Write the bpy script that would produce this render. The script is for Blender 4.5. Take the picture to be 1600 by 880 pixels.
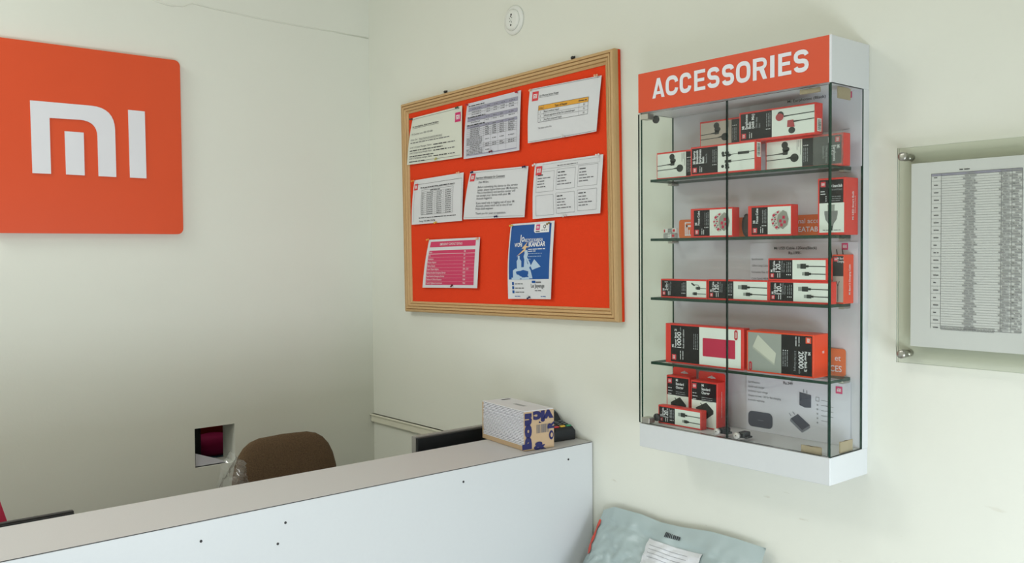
import bpy, bmesh, math, random
from mathutils import Vector, Matrix
import numpy as np
for o in list(bpy.data.objects): bpy.data.objects.remove(o)
SC = bpy.context.scene
COL = SC.collection
# ------------------------------------------------------------------ camera (solved from the vanishing points of the two walls)
FPX = 1401.57
YAW, PITCH, ROLL = 0.702948, -0.033126, -0.008312
CAM = Vector((-1.7415, -2.8516, 1.55))
def _basis():
    cy, sy, cp, sp = math.cos(YAW), math.sin(YAW), math.cos(PITCH), math.sin(PITCH)
    f = Vector((sy*cp, cy*cp, sp)); r = Vector((cy, -sy, 0)); u = r.cross(f)
    c, s = math.cos(ROLL), math.sin(ROLL)
    return c*r + s*u, -s*r + c*u, f
RR, UU, FF = _basis()
cam = bpy.data.cameras.new('camera'); camo = bpy.data.objects.new('camera', cam); COL.objects.link(camo)
cam.sensor_width = 36.0; cam.lens = FPX*36.0/1600.0; cam.clip_start = 0.02
camo.matrix_world = Matrix(((RR.x, UU.x, -FF.x, CAM.x), (RR.y, UU.y, -FF.y, CAM.y), (RR.z, UU.z, -FF.z, CAM.z), (0, 0, 0, 1)))
SC.camera = camo
# ------------------------------------------------------------------ light: daylight through the glazed shop front behind the camera
ROOM_X0, ROOM_Y0, ROOM_Z1 = -3.4, -3.15, 3.0
w = bpy.data.worlds.new('sky'); SC.world = w; w.use_nodes = True
bg = w.node_tree.nodes['Background']; bg.inputs[0].default_value = (0.86, 0.95, 1.0, 1); bg.inputs[1].default_value = 0.5
def area(name, loc, rot, sx, sy, power, col):
    l = bpy.data.lights.new(name, 'AREA'); l.shape = 'RECTANGLE'; l.size = sx; l.size_y = sy; l.energy = power; l.color = col
    o = bpy.data.objects.new(name, l); COL.objects.link(o); o.location = loc; o.rotation_euler = rot
    return o
area('shopfront_daylight', (-2.25, ROOM_Y0+0.03, 0.42), (math.radians(90), 0, 0), 0.7, 0.7, 20, (0.82, 0.90, 1.0))
area('shopfront_daylight', (-0.68, ROOM_Y0+0.03, 0.76), (math.radians(90), 0, 0), 1.0, 0.6, 17, (0.82, 0.90, 1.0))
for lx, ly, pw in ((-2.4, -0.6, 18), (-1.7, -1.9, 6)):     # unseen ceiling lights added to fit the wall tones (housings built with the ceiling)
    area('added_ceiling_light', (lx, ly, ROOM_Z1-0.035), (0, 0, 0), 0.56, 0.56, pw, (0.99, 1.0, 0.98))
VS = SC.view_settings
VS.view_transform = 'Standard'; VS.look = 'None'; VS.gamma = 1.0; VS.use_curve_mapping = False; VS.exposure = 0.04
# ------------------------------------------------------------------ pixel rays (1600x880 frame) onto real planes
def ray(px, py): return RR*((px-800)/FPX) - UU*((py-440)/FPX) + FF
def onx(px, py, X=0.0):
    v = ray(px, py); return CAM + v*((X-CAM.x)/v.x)
def ony(px, py, Y=0.0):
    v = ray(px, py); return CAM + v*((Y-CAM.y)/v.y)
def onz(px, py, Z=0.0):
    v = ray(px, py); return CAM + v*((Z-CAM.z)/v.z)
# ------------------------------------------------------------------ materials
def lin(c):
    r = []
    for v in c:
        v = v/255.0
        r.append(v/12.92 if v <= 0.04045 else ((v+0.055)/1.055)**2.4)
    return (r[0], r[1], r[2], 1.0)
MATS = {}
def mat(name, rgb, rough=0.6, var=0.06, scale=40.0, bump=0.0, metal=0.0, spec=0.4, stretch=None):
    if name in MATS: return MATS[name]
    m = bpy.data.materials.new(name); m.use_nodes = True; nt = m.node_tree; N = nt.nodes; L = nt.links
    b = N['Principled BSDF']; b.inputs['Roughness'].default_value = rough; b.inputs['Metallic'].default_value = metal
    b.inputs['Specular IOR Level'].default_value = spec
    tc = N.new('ShaderNodeTexCoord'); nz = N.new('ShaderNodeTexNoise'); nz.inputs['Scale'].default_value = scale; nz.inputs['Detail'].default_value = 4
    src = tc.outputs['Object']
    if stretch:
        mp = N.new('ShaderNodeMapping'); mp.inputs['Scale'].default_value = stretch; L.new(src, mp.inputs['Vector']); src = mp.outputs['Vector']
    L.new(src, nz.inputs['Vector'])
    mx = N.new('ShaderNodeMix'); mx.data_type = 'RGBA'
    c = lin(rgb)
    mx.inputs['A'].default_value = tuple(max(0, x*(1-var)) for x in c[:3])+(1,)
    mx.inputs['B'].default_value = tuple(min(1, x*(1+var)) for x in c[:3])+(1,)
    L.new(nz.outputs['Fac'], mx.inputs['Factor']); L.new(mx.outputs['Result'], b.inputs['Base Color'])
    if bump:
        bp = N.new('ShaderNodeBump'); bp.inputs['Strength'].default_value = bump; bp.inputs['Distance'].default_value = 0.004
        L.new(nz.outputs['Fac'], bp.inputs['Height']); L.new(bp.outputs['Normal'], b.inputs['Normal'])
    MATS[name] = m; return m
def wall_mat(name, rgb):
    m = mat(name, rgb, 0.62, 0.025, 3.0, 0.0, spec=0.25); nt = m.node_tree; N = nt.nodes; L = nt.links; b = N['Principled BSDF']
    tc = N.new('ShaderNodeTexCoord')
    n1 = N.new('ShaderNodeTexNoise'); n1.inputs['Scale'].default_value = 9; n1.inputs['Detail'].default_value = 8; L.new(tc.outputs['Object'], n1.inputs['Vector'])
    n2 = N.new('ShaderNodeTexNoise'); n2.inputs['Scale'].default_value = 160; L.new(tc.outputs['Object'], n2.inputs['Vector'])
    ad = N.new('ShaderNodeMath'); ad.operation = 'MULTIPLY_ADD'; ad.inputs[1].default_value = 0.12; L.new(n2.outputs['Fac'], ad.inputs[0]); L.new(n1.outputs['Fac'], ad.inputs[2])
    bp = N.new('ShaderNodeBump'); bp.inputs['Strength'].default_value = 0.12; bp.inputs['Distance'].default_value = 0.012
    L.new(ad.outputs[0], bp.inputs['Height']); L.new(bp.outputs['Normal'], b.inputs['Normal'])
    return m
def scuff_wall(name, rgb):
    # cream paint with thin brownish scrape marks low on the wall (wear with a shape of its own)
    m = wall_mat(name, rgb); nt = m.node_tree; N = nt.nodes; L = nt.links; b = N['Principled BSDF']
    old = b.inputs['Base Color'].links[0].from_socket
    tc = N.new('ShaderNodeTexCoord'); mp = N.new('ShaderNodeMapping'); mp.inputs['Scale'].default_value = (1, 14, 60); mp.inputs['Rotation'].default_value = (0.25, 0, 0)
    L.new(tc.outputs['Object'], mp.inputs['Vector'])
    nz = N.new('ShaderNodeTexNoise'); nz.inputs['Scale'].default_value = 1.0; nz.inputs['Detail'].default_value = 5; L.new(mp.outputs['Vector'], nz.inputs['Vector'])
    rp = N.new('ShaderNodeMapRange'); rp.inputs['From Min'].default_value = 0.69; rp.inputs['From Max'].default_value = 0.78; L.new(nz.outputs['Fac'], rp.inputs['Value'])
    mx = N.new('ShaderNodeMix'); mx.data_type = 'RGBA'; mx.inputs['B'].default_value = lin((176, 164, 132))
    ml = N.new('ShaderNodeMath'); ml.operation = 'MULTIPLY'; ml.inputs[1].default_value = 0.55; L.new(rp.outputs[0], ml.inputs[0])
    sxyz = N.new('ShaderNodeSeparateXYZ'); L.new(tc.outputs['Object'], sxyz.inputs[0])
    lo = N.new('ShaderNodeMapRange'); lo.inputs['From Min'].default_value = 1.12; lo.inputs['From Max'].default_value = 0.95; L.new(sxyz.outputs['Z'], lo.inputs['Value'])
    m2 = N.new('ShaderNodeMath'); m2.operation = 'MULTIPLY'; L.new(ml.outputs[0], m2.inputs[0]); L.new(lo.outputs[0], m2.inputs[1]); L.new(m2.outputs[0], mx.inputs['Factor']); L.new(old, mx.inputs['A']); L.new(mx.outputs['Result'], b.inputs['Base Color'])
    return m
def glass_mat(name, tint, gloss=1.0, rough=0.015, haze=0.0):
    m = bpy.data.materials.new(name); m.use_nodes = True; nt = m.node_tree; N = nt.nodes; L = nt.links
    N.remove(N['Principled BSDF']); out = N['Material Output']
    t = N.new('ShaderNodeBsdfTransparent'); t.inputs['Color'].default_value = tint
    g = N.new('ShaderNodeBsdfGlossy'); g.inputs['Roughness'].default_value = rough
    fr = N.new('ShaderNodeLayerWeight'); fr.inputs['Blend'].default_value = 0.5
    pw = N.new('ShaderNodeMath'); pw.operation = 'POWER'; pw.inputs[1].default_value = 4.0; L.new(fr.outputs['Facing'], pw.inputs[0])
    mu = N.new('ShaderNodeMath'); mu.operation = 'MULTIPLY_ADD'; mu.inputs[1].default_value = 0.35*gloss; mu.inputs[2].default_value = 0.022*gloss; L.new(pw.outputs[0], mu.inputs[0])
    mix = N.new('ShaderNodeMixShader'); L.new(mu.outputs[0], mix.inputs[0]); L.new(t.outputs[0], mix.inputs[1]); L.new(g.outputs[0], mix.inputs[2])
    if haze:
        df = N.new('ShaderNodeBsdfDiffuse'); df.inputs['Color'].default_value = (.8, .82, .82, 1); mh = N.new('ShaderNodeMixShader'); mh.inputs[0].default_value = haze
        L.new(mix.outputs[0], mh.inputs[1]); L.new(df.outputs[0], mh.inputs[2]); mix = mh
    L.new(mix.outputs[0], out.inputs['Surface']); MATS[name] = m; return m
WALL = wall_mat('cream_wall_paint', (231, 232, 220))
WALLR = scuff_wall('cream_wall_paint_scuffed', (231, 232, 220))
CEIL = wall_mat('ceiling_paint', (240, 240, 234))
FLOOR = mat('floor_tile_brown_grey', (142, 134, 122), 0.35, 0.08, 5)
WHITE_LAM = mat('white_laminate', (213, 216, 216), 0.35, 0.015, 120, 0.02)
COUNTER_TOP = mat('grey_laminate_top', (207, 205, 204), 0.45, 0.05, 400, 0.02)
LILAC = mat('cabinet_back_grey', (206, 205, 210), 0.5, 0.02, 60)
ORANGE_SIGN = mat('orange_acrylic_sign', (226, 84, 44), 0.35, 0.03, 9)
ORANGE_HEAD = mat('orange_header_vinyl', (220, 78, 38), 0.4, 0.03, 9)
ORANGE_FELT = mat('orange_felt', (236, 64, 18), 0.9, 0.07, 300, 0.25)
ORANGE_CARD = mat('orange_card', (224, 116, 58), 0.5, 0.03, 20)
SIGN_WHITE = mat('sign_white', (232, 232, 236), 0.4, 0.01, 20)
WOOD = mat('pale_wood_moulding', (205, 168, 118), 0.5, 0.16, 60, 0.1, stretch=(1.5, 14, 14))
WOODV = mat('pale_wood_moulding_upright', (205, 168, 118), 0.5, 0.16, 60, 0.1, stretch=(14, 14, 1.5))
PAPER = mat('white_paper', (224, 225, 227), 0.7, 0.012, 12)
PAPER_CREAM = mat('cream_paper', (224, 227, 213), 0.7, 0.012, 12)
PAPER_GREY = mat('greyish_paper', (214, 214, 222), 0.7, 0.012, 12)
INK = mat('black_ink', (52, 52, 56), 0.7, 0.05)
INK_SOFT = mat('grey_ink', (112, 112, 116), 0.7, 0.05)
INK_FAINT = mat('faint_grey_ink', (160, 160, 164), 0.7, 0.05)
TABLE_GREY = mat('table_head_grey', (160, 158, 178), 0.7, 0.03)
TABLE_AMBER = mat('table_head_amber', (232, 168, 62), 0.7, 0.03)
PINK = mat('pink_print', (214, 62, 104), 0.6, 0.03)
LOGO_PINK = mat('magenta_logo_print', (212, 48, 112), 0.6, 0.03)
LOGO_RED = mat('red_logo_print', (222, 66, 74), 0.6, 0.03)
LOGO_ORANGE = mat('orange_logo_print', (238, 84, 52), 0.5, 0.03)
WHITE_PRINT = mat('white_print', (240, 240, 240), 0.5, 0.01)
GREY_PRINT = mat('light_grey_print', (165, 168, 170), 0.5, 0.02)
POSTER_BLUE = mat('poster_blue', (22, 84, 156), 0.5, 0.05, 20)
POSTER_PALE = mat('poster_pale_blue', (186, 208, 228), 0.5, 0.05, 20)
POSTER_GOLD = mat('poster_gold', (230, 196, 150), 0.5, 0.05, 20)
BOX_RED = mat('red_carton', (228, 58, 48), 0.4, 0.03, 40)
BOX_ORANGE = mat('orange_red_carton', (240, 74, 34), 0.4, 0.03, 40)
BOX_BLACK = mat('black_carton_print', (31, 29, 31), 0.5, 0.05, 60, spec=0.2)
BOX_CHAR = mat('charcoal_carton_print', (58, 60, 60), 0.5, 0.05, 60, spec=0.2)
BOX_WHITE = mat('white_carton_print', (232, 236, 226), 0.4, 0.01, 60)
BOX_GREY = mat('grey_carton_print', (158, 162, 154), 0.4, 0.02, 60)
BOX_SILVER = mat('dull_silver_carton_print', (200, 192, 178), 0.4, 0.02, 60)
PLUG = mat('printed_plug_dark', (38, 44, 40), 0.5, 0.05)
PLUG_METAL = mat('printed_plug_metal', (150, 156, 148), 0.5, 0.05)
CRIMSON = mat('printed_crimson', (196, 34, 72), 0.5, 0.03)
CHROME = mat('dull_chrome', (176, 174, 166), 0.3, 0.05, 60, metal=0.85)
BLACK_PLASTIC = mat('black_plastic', (26, 30, 33), 0.45, 0.08, 80, 0.02)
DARK_PLASTIC = mat('dark_grey_plastic', (52, 52, 52), 0.5, 0.08, 80)
SILVER_PLASTIC = mat('silver_plastic', (150, 148, 142), 0.45, 0.05, 80)
CARDBOARD = mat('scrap_cardboard', (170, 152, 124), 0.8, 0.1, 90, 0.1)
KRAFT = mat('kraft_wrap', (196, 168, 134), 0.7, 0.06, 50)
NAVY = mat('navy_print', (34, 36, 92), 0.6, 0.06)
CHAIR_FABRIC = mat('brown_chair_fabric', (98, 78, 56), 0.95, 0.55, 260, 0.7)
PAGES = mat('page_edges', (226, 226, 232), 0.8, 0.06, 60, stretch=(1, 1, 30))
POLY = mat('grey_polythene', (172, 187, 186), 0.3, 0.05, 30, 0.08)
RED_TAPE = mat('red_tape', (206, 76, 60), 0.4, 0.1, 60)
GLASS = glass_mat('clear_green_glass', (0.968, 0.986, 0.977, 1), 0.8)
GLASS_EDGE = mat('green_glass_edge', (20, 58, 44), 0.15, 0.1, 60)
DOOR_EDGE = mat('dark_glass_edge', (34, 50, 44), 0.15, 0.1, 60)
ACRYLIC = glass_mat('clear_acrylic', (0.945, 0.952, 0.93, 1), 0.5)
ACR_EDGE = mat('acrylic_edge', (196, 202, 190), 0.3, 0.05)
CLING = glass_mat('thin_clear_plastic', (0.93, 0.94, 0.935, 1), 3.5, 0.16, 0.10)
WRAP = glass_mat('clear_wrapper', (0.95, 0.96, 0.955, 1), 2.0, 0.12, 0.03)
NICKEL = mat('satin_nickel', (186, 184, 176), 0.35, 0.05, 60, metal=0.2)
# ------------------------------------------------------------------ mesh helpers
def mesh_obj(name, verts, faces, mats, parent=None, mi=None, smooth=False):
    me = bpy.data.meshes.new(name); me.from_pydata([tuple(v) for v in verts], [], faces)
    for m in (mats if isinstance(mats, (list, tuple)) else [mats]): me.materials.append(m)
    if mi: me.polygons.foreach_set('material_index', mi)
    if smooth: me.polygons.foreach_set('use_smooth', [True]*len(me.polygons))
    me.update()
    o = bpy.data.objects.new(name, me); COL.objects.link(o)
    if parent is not None: o.parent = parent
    return o
class B:
    """collects shapes; build() links them as one mesh object"""
    def __init__(s): s.bm = bmesh.new()
    def box(s, x0, x1, y0, y1, z0, z1, bev=0.0, seg=2, mi=0, rot=None, piv=None):
        x0, x1 = sorted((x0, x1)); y0, y1 = sorted((y0, y1)); z0, z1 = sorted((z0, z1))
        c = Vector(((x0+x1)/2, (y0+y1)/2, (z0+z1)/2))
        M = Matrix.Translation(c) @ Matrix.Diagonal((x1-x0, y1-y0, z1-z0, 1))
        n0 = set(s.bm.faces)
        r = bmesh.ops.create_cube(s.bm, size=1.0, matrix=M)
        if bev:
            es = {e for v in r['verts'] for e in v.link_edges}
            bmesh.ops.bevel(s.bm, geom=list(es), offset=bev, segments=seg, affect='EDGES', profile=0.5)
        nf = [f for f in s.bm.faces if f not in n0]
        for f in nf: f.material_index = mi
        if rot is not None:
            vs = list({v for f in nf for v in f.verts})
            bmesh.ops.rotate(s.bm, verts=vs, cent=piv or c, matrix=rot)
        return s
    def prism(s, poly, y0, y1, mi=0):
        """poly in (x,z); extruded along y"""
        a = [s.bm.verts.new((x, y0, z)) for x, z in poly]; b = [s.bm.verts.new((x, y1, z)) for x, z in poly]
        n = len(poly); fs = [s.bm.faces.new(a), s.bm.faces.new(b[::-1])]
        for i in range(n): fs.append(s.bm.faces.new((a[i], b[i], b[(i+1) % n], a[(i+1) % n])))
        for f in fs: f.material_index = mi
        return s
    def lathe(s, prof, origin=(0, 0, 0), axis='z', seg=20, mi=0, M=None):
        """prof: list of (r, h) along axis"""
        o = Vector(origin); rings = []
        for r, h in prof:
            ring = []
            for i in range(seg):
                a = 2*math.pi*i/seg; p = Vector((r*math.cos(a), r*math.sin(a), h))
                if axis == '-y': p = Vector((p.x, -p.z, p.y))
                elif axis == 'x': p = Vector((p.z, p.x, p.y))
                if M is not None: p = M @ p
                ring.append(s.bm.verts.new(p+o))
            rings.append(ring)
        fs = []
        for a, b in zip(rings, rings[1:]):
            for i in range(seg): fs.append(s.bm.faces.new((a[i], a[(i+1) % seg], b[(i+1) % seg], b[i])))
        fs.append(s.bm.faces.new(rings[0][::-1])); fs.append(s.bm.faces.new(rings[-1]))
        for f in fs: f.material_index = mi; f.smooth = True
        return s
    def tube(s, pts, r, seg=8, mi=0):
        pts = [Vector(p) for p in pts]; rings = []
        for i, p in enumerate(pts):
            d = (pts[min(i+1, len(pts)-1)]-pts[max(i-1, 0)]).normalized()
            a = d.cross(Vector((0, 0, 1)) if abs(d.z) < 0.9 else Vector((1, 0, 0))).normalized(); b = d.cross(a)
            rings.append([s.bm.verts.new(p+(a*math.cos(2*math.pi*k/seg)+b*math.sin(2*math.pi*k/seg))*r) for k in range(seg)])
        for a, b in zip(rings, rings[1:]):
            for i in range(seg):
                f = s.bm.faces.new((a[i], a[(i+1) % seg], b[(i+1) % seg], b[i])); f.material_index = mi; f.smooth = True
        s.bm.faces.new(rings[0][::-1]); s.bm.faces.new(rings[-1]); return s
    def build(s, name, mats, parent=None):
        bmesh.ops.recalc_face_normals(s.bm, faces=s.bm.faces[:])
        me = bpy.data.meshes.new(name); s.bm.to_mesh(me); s.bm.free()
        for m in (mats if isinstance(mats, (list, tuple)) else [mats]): me.materials.append(m)
        o = bpy.data.objects.new(name, me); COL.objects.link(o)
        if parent is not None: o.parent = parent
        return o
def tag(o, label=None, cat=None, group=None, kind=None):
    if label: o['label'] = label
    if cat: o['category'] = cat
    if group: o['group'] = group
    if kind: o['kind'] = kind
    return o
RW = -math.pi/2          # frame of the right wall: local x = to the right in view, local y = into the wall, z up
def empty(name, loc, rz=0.0, label=None, cat=None, group=None):
    o = bpy.data.objects.new(name, None); COL.objects.link(o); o.empty_display_size = 0.05
    o.location = loc; o.rotation_euler = (0, 0, rz); return tag(o, label, cat, group)
def put(o, loc, rz=0.0, rx=0.0, ry=0.0):
    o.location = loc; o.rotation_euler = (rx, ry, rz); return o
# ------------------------------------------------------------------ flat print (text, panels, pictures) on real faces
_TXT = {}
def text_mesh(s, bold):
    k = (s, bold)
    if k in _TXT: return _TXT[k]
    cu = bpy.data.curves.new('t', 'FONT'); cu.body = s; cu.size = 1.0; cu.offset = bold; cu.resolution_u = 3; cu.fill_mode = 'FRONT'
    ob = bpy.data.objects.new('t', cu); me = ob.to_mesh()
    vs = [(v.co.x, v.co.y) for v in me.vertices]; fs = [tuple(p.vertices) for p in me.polygons]
    ob.to_mesh_clear(); bpy.data.objects.remove(ob); bpy.data.curves.remove(cu)
    xs = [v[0] for v in vs] or [0, 0]
    _TXT[k] = (vs, fs, min(xs), max(xs)); return _TXT[k]
class Art:
    """2-D print laid on a surface by fmap(u, v, lift); A = affine from design space to face space"""
    def __init__(s, fmap, sub=False): s.f = fmap; s.g = {}; s.A = (1, 0, 0, 0, 1, 0); s.sub = sub
    def _add(s, name, m, layer, vs, fs):
        a, b, c, d, e, f = s.A
        G = s.g.setdefault((name, m.name), [[], [], m]); n = len(G[0])
        G[0] += [s.f(a*x+b*y+c, d*x+e*y+f, layer*0.00028) for x, y in vs]; G[1] += [tuple(i+n for i in q) for q in fs]
    def rect(s, m, x0, y0, x1, y1, layer=1, name='printed_panel'):
        nx = max(1, int(abs(x1-x0)/0.02)) if s.sub else 1; ny = max(1, int(abs(y1-y0)/0.02)) if s.sub else 1
        vs = [(x0+(x1-x0)*i/nx, y0+(y1-y0)*j/ny) for j in range(ny+1) for i in range(nx+1)]
        fs = [(j*(nx+1)+i, j*(nx+1)+i+1, (j+1)*(nx+1)+i+1, (j+1)*(nx+1)+i) for j in range(ny) for i in range(nx)]
        s._add(name, m, layer, vs, fs)
    def poly(s, m, pts, layer=2, name='picture'): s._add(name, m, layer, pts, [tuple(range(len(pts)))])
    def ell(s, m, cx, cy, rx, ry, layer=2, name='picture', n=20, rot=0):
        c, q = math.cos(rot), math.sin(rot)
        s.poly(m, [(cx+rx*math.cos(t)*c-ry*math.sin(t)*q, cy+rx*math.cos(t)*q+ry*math.sin(t)*c) for t in [2*math.pi*i/n for i in range(n)]], layer, name)
    def line(s, m, x0, y0, x1, y1, w, layer=2, name='picture'):
        d = math.hypot(x1-x0, y1-y0) or 1; nx, ny = -(y1-y0)/d*w/2, (x1-x0)/d*w/2
        n = max(1, int(d/0.02)) if s.sub else 1
        vs = []
        for i in range(n+1):
            x, y = x0+(x1-x0)*i/n, y0+(y1-y0)*i/n; vs += [(x+nx, y+ny), (x-nx, y-ny)]
        s._add(name, m, layer, vs, [(2*i, 2*i+1, 2*i+3, 2*i+2) for i in range(n)])
    def frame(s, m, x0, y0, x1, y1, w, layer=2, name='printed_rule'):
        for a in ((x0, y0, x1, y0), (x0, y1, x1, y1), (x0, y0, x0, y1), (x1, y0, x1, y1)): s.line(m, *a, w, layer, name)
    def text(s, m, t, x, y, size, bold=0.0, sx=1.0, al='l', layer=3, name='printed_text', fit=None, maxw=None):
        vs, fs, a, b = text_mesh(t, bold)
        if maxw and (b-a)*size*sx > maxw: fit = maxw
        if fit: sx = fit/(size*max(b-a, 1e-6))
        ox = {'l': 0 if not fit else a, 'c': (a+b)/2, 'r': b}[al]
        s._add(name, m, layer, [(x+(vx-ox)*size*sx, y+vy*size) for vx, vy in vs], fs)
    def bars(s, m, x, y, wid, size, seed=1, layer=3, name='printed_text'):
        """a line of print too small to read: word-length dashes"""
        r = random.Random(seed); e = x+wid
        while x < e-size*0.5:
            l = min(size*r.uniform(0.8, 3.0), e-x); s.rect(m, x, y, x+l, y+size*0.33, layer, name); x += l+size*0.38
    def logo(s, bgm, x, y, sz, fg=None, layer=2):
        s.rect(bgm, x, y, x+sz, y+sz, layer, 'printed_logo'); k = sz; fg = fg or WHITE_PRINT
        for (a, b, c, d) in ((.2, .27, .3, .73), (.2, .63, .62, .73), (.52, .27, .62, .7), (.36, .27, .46, .54), (.7, .27, .8, .73)):
            s.rect(fg, x+a*k, y+b*k, x+c*k, y+d*k, layer+1, 'printed_logo')
    def build(s, parent):
        inv = parent.matrix_basis.inverted() if parent.get('_world_art') else None
        for (name, _), (vs, fs, m) in s.g.items():
            if inv is not None: vs = [inv @ Vector(v) for v in vs]
            o = mesh_obj(name, vs, fs, m, parent)
            if name in ('printed_text', 'printed_rule', 'printed_logo', 'printed_mark', 'label_text', 'barcode', 'barcode_sticker', 'printed_emblem'): o['kind'] = 'stuff'
        if parent.get('_world_art'): del parent['_world_art']

# ================================================================== THE ROOM
def structure(o): return tag(o, kind='structure')
HTL, HTR, HBL = ony(304, 671.5), ony(366.6, 661), ony(305, 730)
hx0, hx1, hz0, hz1 = HTL.x, HTR.x, HBL.z-0.004, (HTL.z+HTR.z)/2
b = B(); WT = 0.1                                    # back wall, built round a square hole cut through it
for (x0, x1, z0, z1) in ((ROOM_X0, hx0, 0, ROOM_Z1), (hx1, 0.1, 0, ROOM_Z1), (hx0, hx1, 0, hz0), (hx0, hx1, hz1, ROOM_Z1)): b.box(x0, x1, 0, WT, z0, z1)
bmesh.ops.remove_doubles(b.bm, verts=b.bm.verts[:], dist=1e-5)
wall_back = structure(b.build('wall_back', WALL))
tag(wall_back, 'cream painted back wall with a square hole')
wall_right = structure(B().box(0, 0.1, ROOM_Y0, 0, 0, ROOM_Z1).build('wall_right', WALLR))
structure(B().box(ROOM_X0-0.1, ROOM_X0, ROOM_Y0, 0.1, 0, ROOM_Z1).build('wall_left', WALL))
structure(B().box(ROOM_X0-0.1, 0.1, ROOM_Y0-0.1, 0.1, -0.1, 0).build('floor', FLOOR))
structure(B().box(ROOM_X0-0.1, 0.1, ROOM_Y0-0.1, 0.1, ROOM_Z1, ROOM_Z1+0.1).build('ceiling', CEIL))
b = B()                                              # unseen shop front behind the camera, its low openings shaped to fit the light
for (x0, x1, z0, z1) in ((ROOM_X0, -2.65, 0, ROOM_Z1), (-1.85, -1.22, 0, ROOM_Z1), (-0.12, 0, 0, ROOM_Z1), (-2.65, -1.85, 1.15, ROOM_Z1), (-1.22, -0.12, 1.15, ROOM_Z1), (-1.22, -0.12, 0, 0.42)): b.box(x0, x1, ROOM_Y0-0.1, ROOM_Y0, z0, z1)
structure(b.build('wall_front', WALL))
win = structure(empty('unseen_low_window', (-0.67, ROOM_Y0-0.05, 0.42)))  # unseen window, its size and place fitted to the daylight
for x in (-0.53, 0, 0.53): B().box(x-0.02, x+0.02, -0.03, 0.03, 0, 0.73).build('window_frame', SILVER_PLASTIC, win)
for x in (-0.265, 0.265): B().box(x-0.245, x+0.245, -0.004, 0.004, 0, 0.73).build('pane', GLASS, win)
dr = structure(empty('unseen_low_opening', (-2.25, ROOM_Y0-0.05, 0)))  # unseen low glazed gap, shaped to fit the light
for x in (-0.38, 0.38): B().box(x-0.02, x+0.02, -0.03, 0.03, 0, 1.15).build('opening_frame', SILVER_PLASTIC, dr)
B().box(-0.36, 0.36, -0.004, 0.004, 0.002, 1.15).build('pane', GLASS, dr)
DIFF = mat('lamp_diffuser', (245, 245, 240), 0.5, 0.01)
for lx, ly, lb in ((-2.4, -0.6, 'added unseen square white ceiling lamp panel over the staff side'), (-1.7, -1.9, 'added unseen square white ceiling lamp panel over the customer side')):
    lp = empty('added_ceiling_lamp', (lx, ly, ROOM_Z1), 0, lb, 'lamp', 'added ceiling lamp panels'); B().box(-0.3, 0.3, -0.3, 0.3, -0.028, 0, 0.004).build('housing', WHITE_LAM, lp); B().box(-0.28, 0.28, -0.28, 0.28, -0.031, -0.028).build('diffuser', DIFF, lp)  # unseen fixtures added to go with the ceiling lights
# faint plaster seam running along the top of the back wall, and the wall-corner crack
def ridge(name, pts, r, m, parent): B().tube(pts, r, 6).build(name, m, parent)
ridge('plaster_seam', [ony(px, py, -0.0005) for px, py in ((228, -4), (262, 8), (285, 10), (300, 5), (335, 14), (400, 28), (440, 36), (500, 46), (575, 60))], 0.0022, WALL, wall_back)
# the blocked recess behind the hole
rc = structure(empty('wall_recess', ((hx0+hx1)/2, 0.3, 0.6)))
tag(rc, 'dark recess behind the square hole in the back wall')
DARKWALL = mat('recess_dark_board', (96, 110, 120), 0.8, 0.1)
b = B()
b.box(-0.4, 0.4, 0.45, 0.47, 0, 0.8).box(-0.42, -0.4, -0.2, 0.47, 0, 0.8).box(0.4, 0.42, -0.2, 0.47, 0, 0.8).box(-0.42, 0.42, -0.2, 0.47, 0.8, 0.82).box(-0.42, 0.42, -0.2, 0.47, -0.02, 0)
b.build('recess_lining', DARKWALL, rc)
area('added_recess_light', ((hx0+hx1)/2, 0.5, 1.38), (0, 0, 0), 0.25, 0.25, 0.35, (1.0, 0.98, 0.95))       # added fill light, brightens the things seen through the hole
# things seen through the hole
TEAL = mat('teal_sheet', (96, 150, 164), 0.7, 0.08); MAGENTA = mat('magenta_cloth', (200, 30, 96), 0.8, 0.12, 30); RUST = mat('rust_red_cloth', (190, 66, 40), 0.8, 0.12, 30)
put(B().box(-0.35, 0.35, -0.19, 0.19, 0, 0.235, 0.004).build('storage_shelf', TEAL), ((hx0+hx1)/2, 0.36, 0.6)); tag(bpy.data.objects['storage_shelf'], 'teal shelf surface seen inside the square wall hole', 'shelf')
o = put(B().box(-0.055, 0.055, -0.06, 0.06, 0, 0.26, 0.004).build('black_case', BLACK_PLASTIC), (hx0+0.035, 0.24, 0.8352)); tag(o, 'black upright case at the left inside the wall hole', 'case')
b = B()
b.lathe([(0.06, 0), (0.075, 0.012), (0.08, 0.035), (0.07, 0.058), (0.04, 0.066)], seg=24)
o = put(b.build('magenta_bundle', MAGENTA), (hx1+0.045, 0.30, 0.8352)); tag(o, 'magenta cloth bundle inside the wall hole', 'cloth')
b = B(); b.box(-0.12, 0.12, -0.03, 0.03, 0, 0.26, 0.012)
o = put(b.build('rust_cloth_roll', RUST), (hx1+0.045, 0.42, 0.8352)); tag(o, 'rust red cloth roll behind the magenta bundle inside the wall hole', 'cloth')
b = B(); b.prism([(0, 0), (0.105, 0.0), (0.085, 0.012), (0.0, 0.045)], 0.0, 0.004); b.box(0, 0.1, 0, 0.085, 0, 0.003)
o = put(b.build('paper_scrap', PAPER_GREY), (hx0+0.004, 0.006, hz0+0.0005)); tag(o, 'white paper scrap lying on the sill of the wall hole', 'paper')
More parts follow.
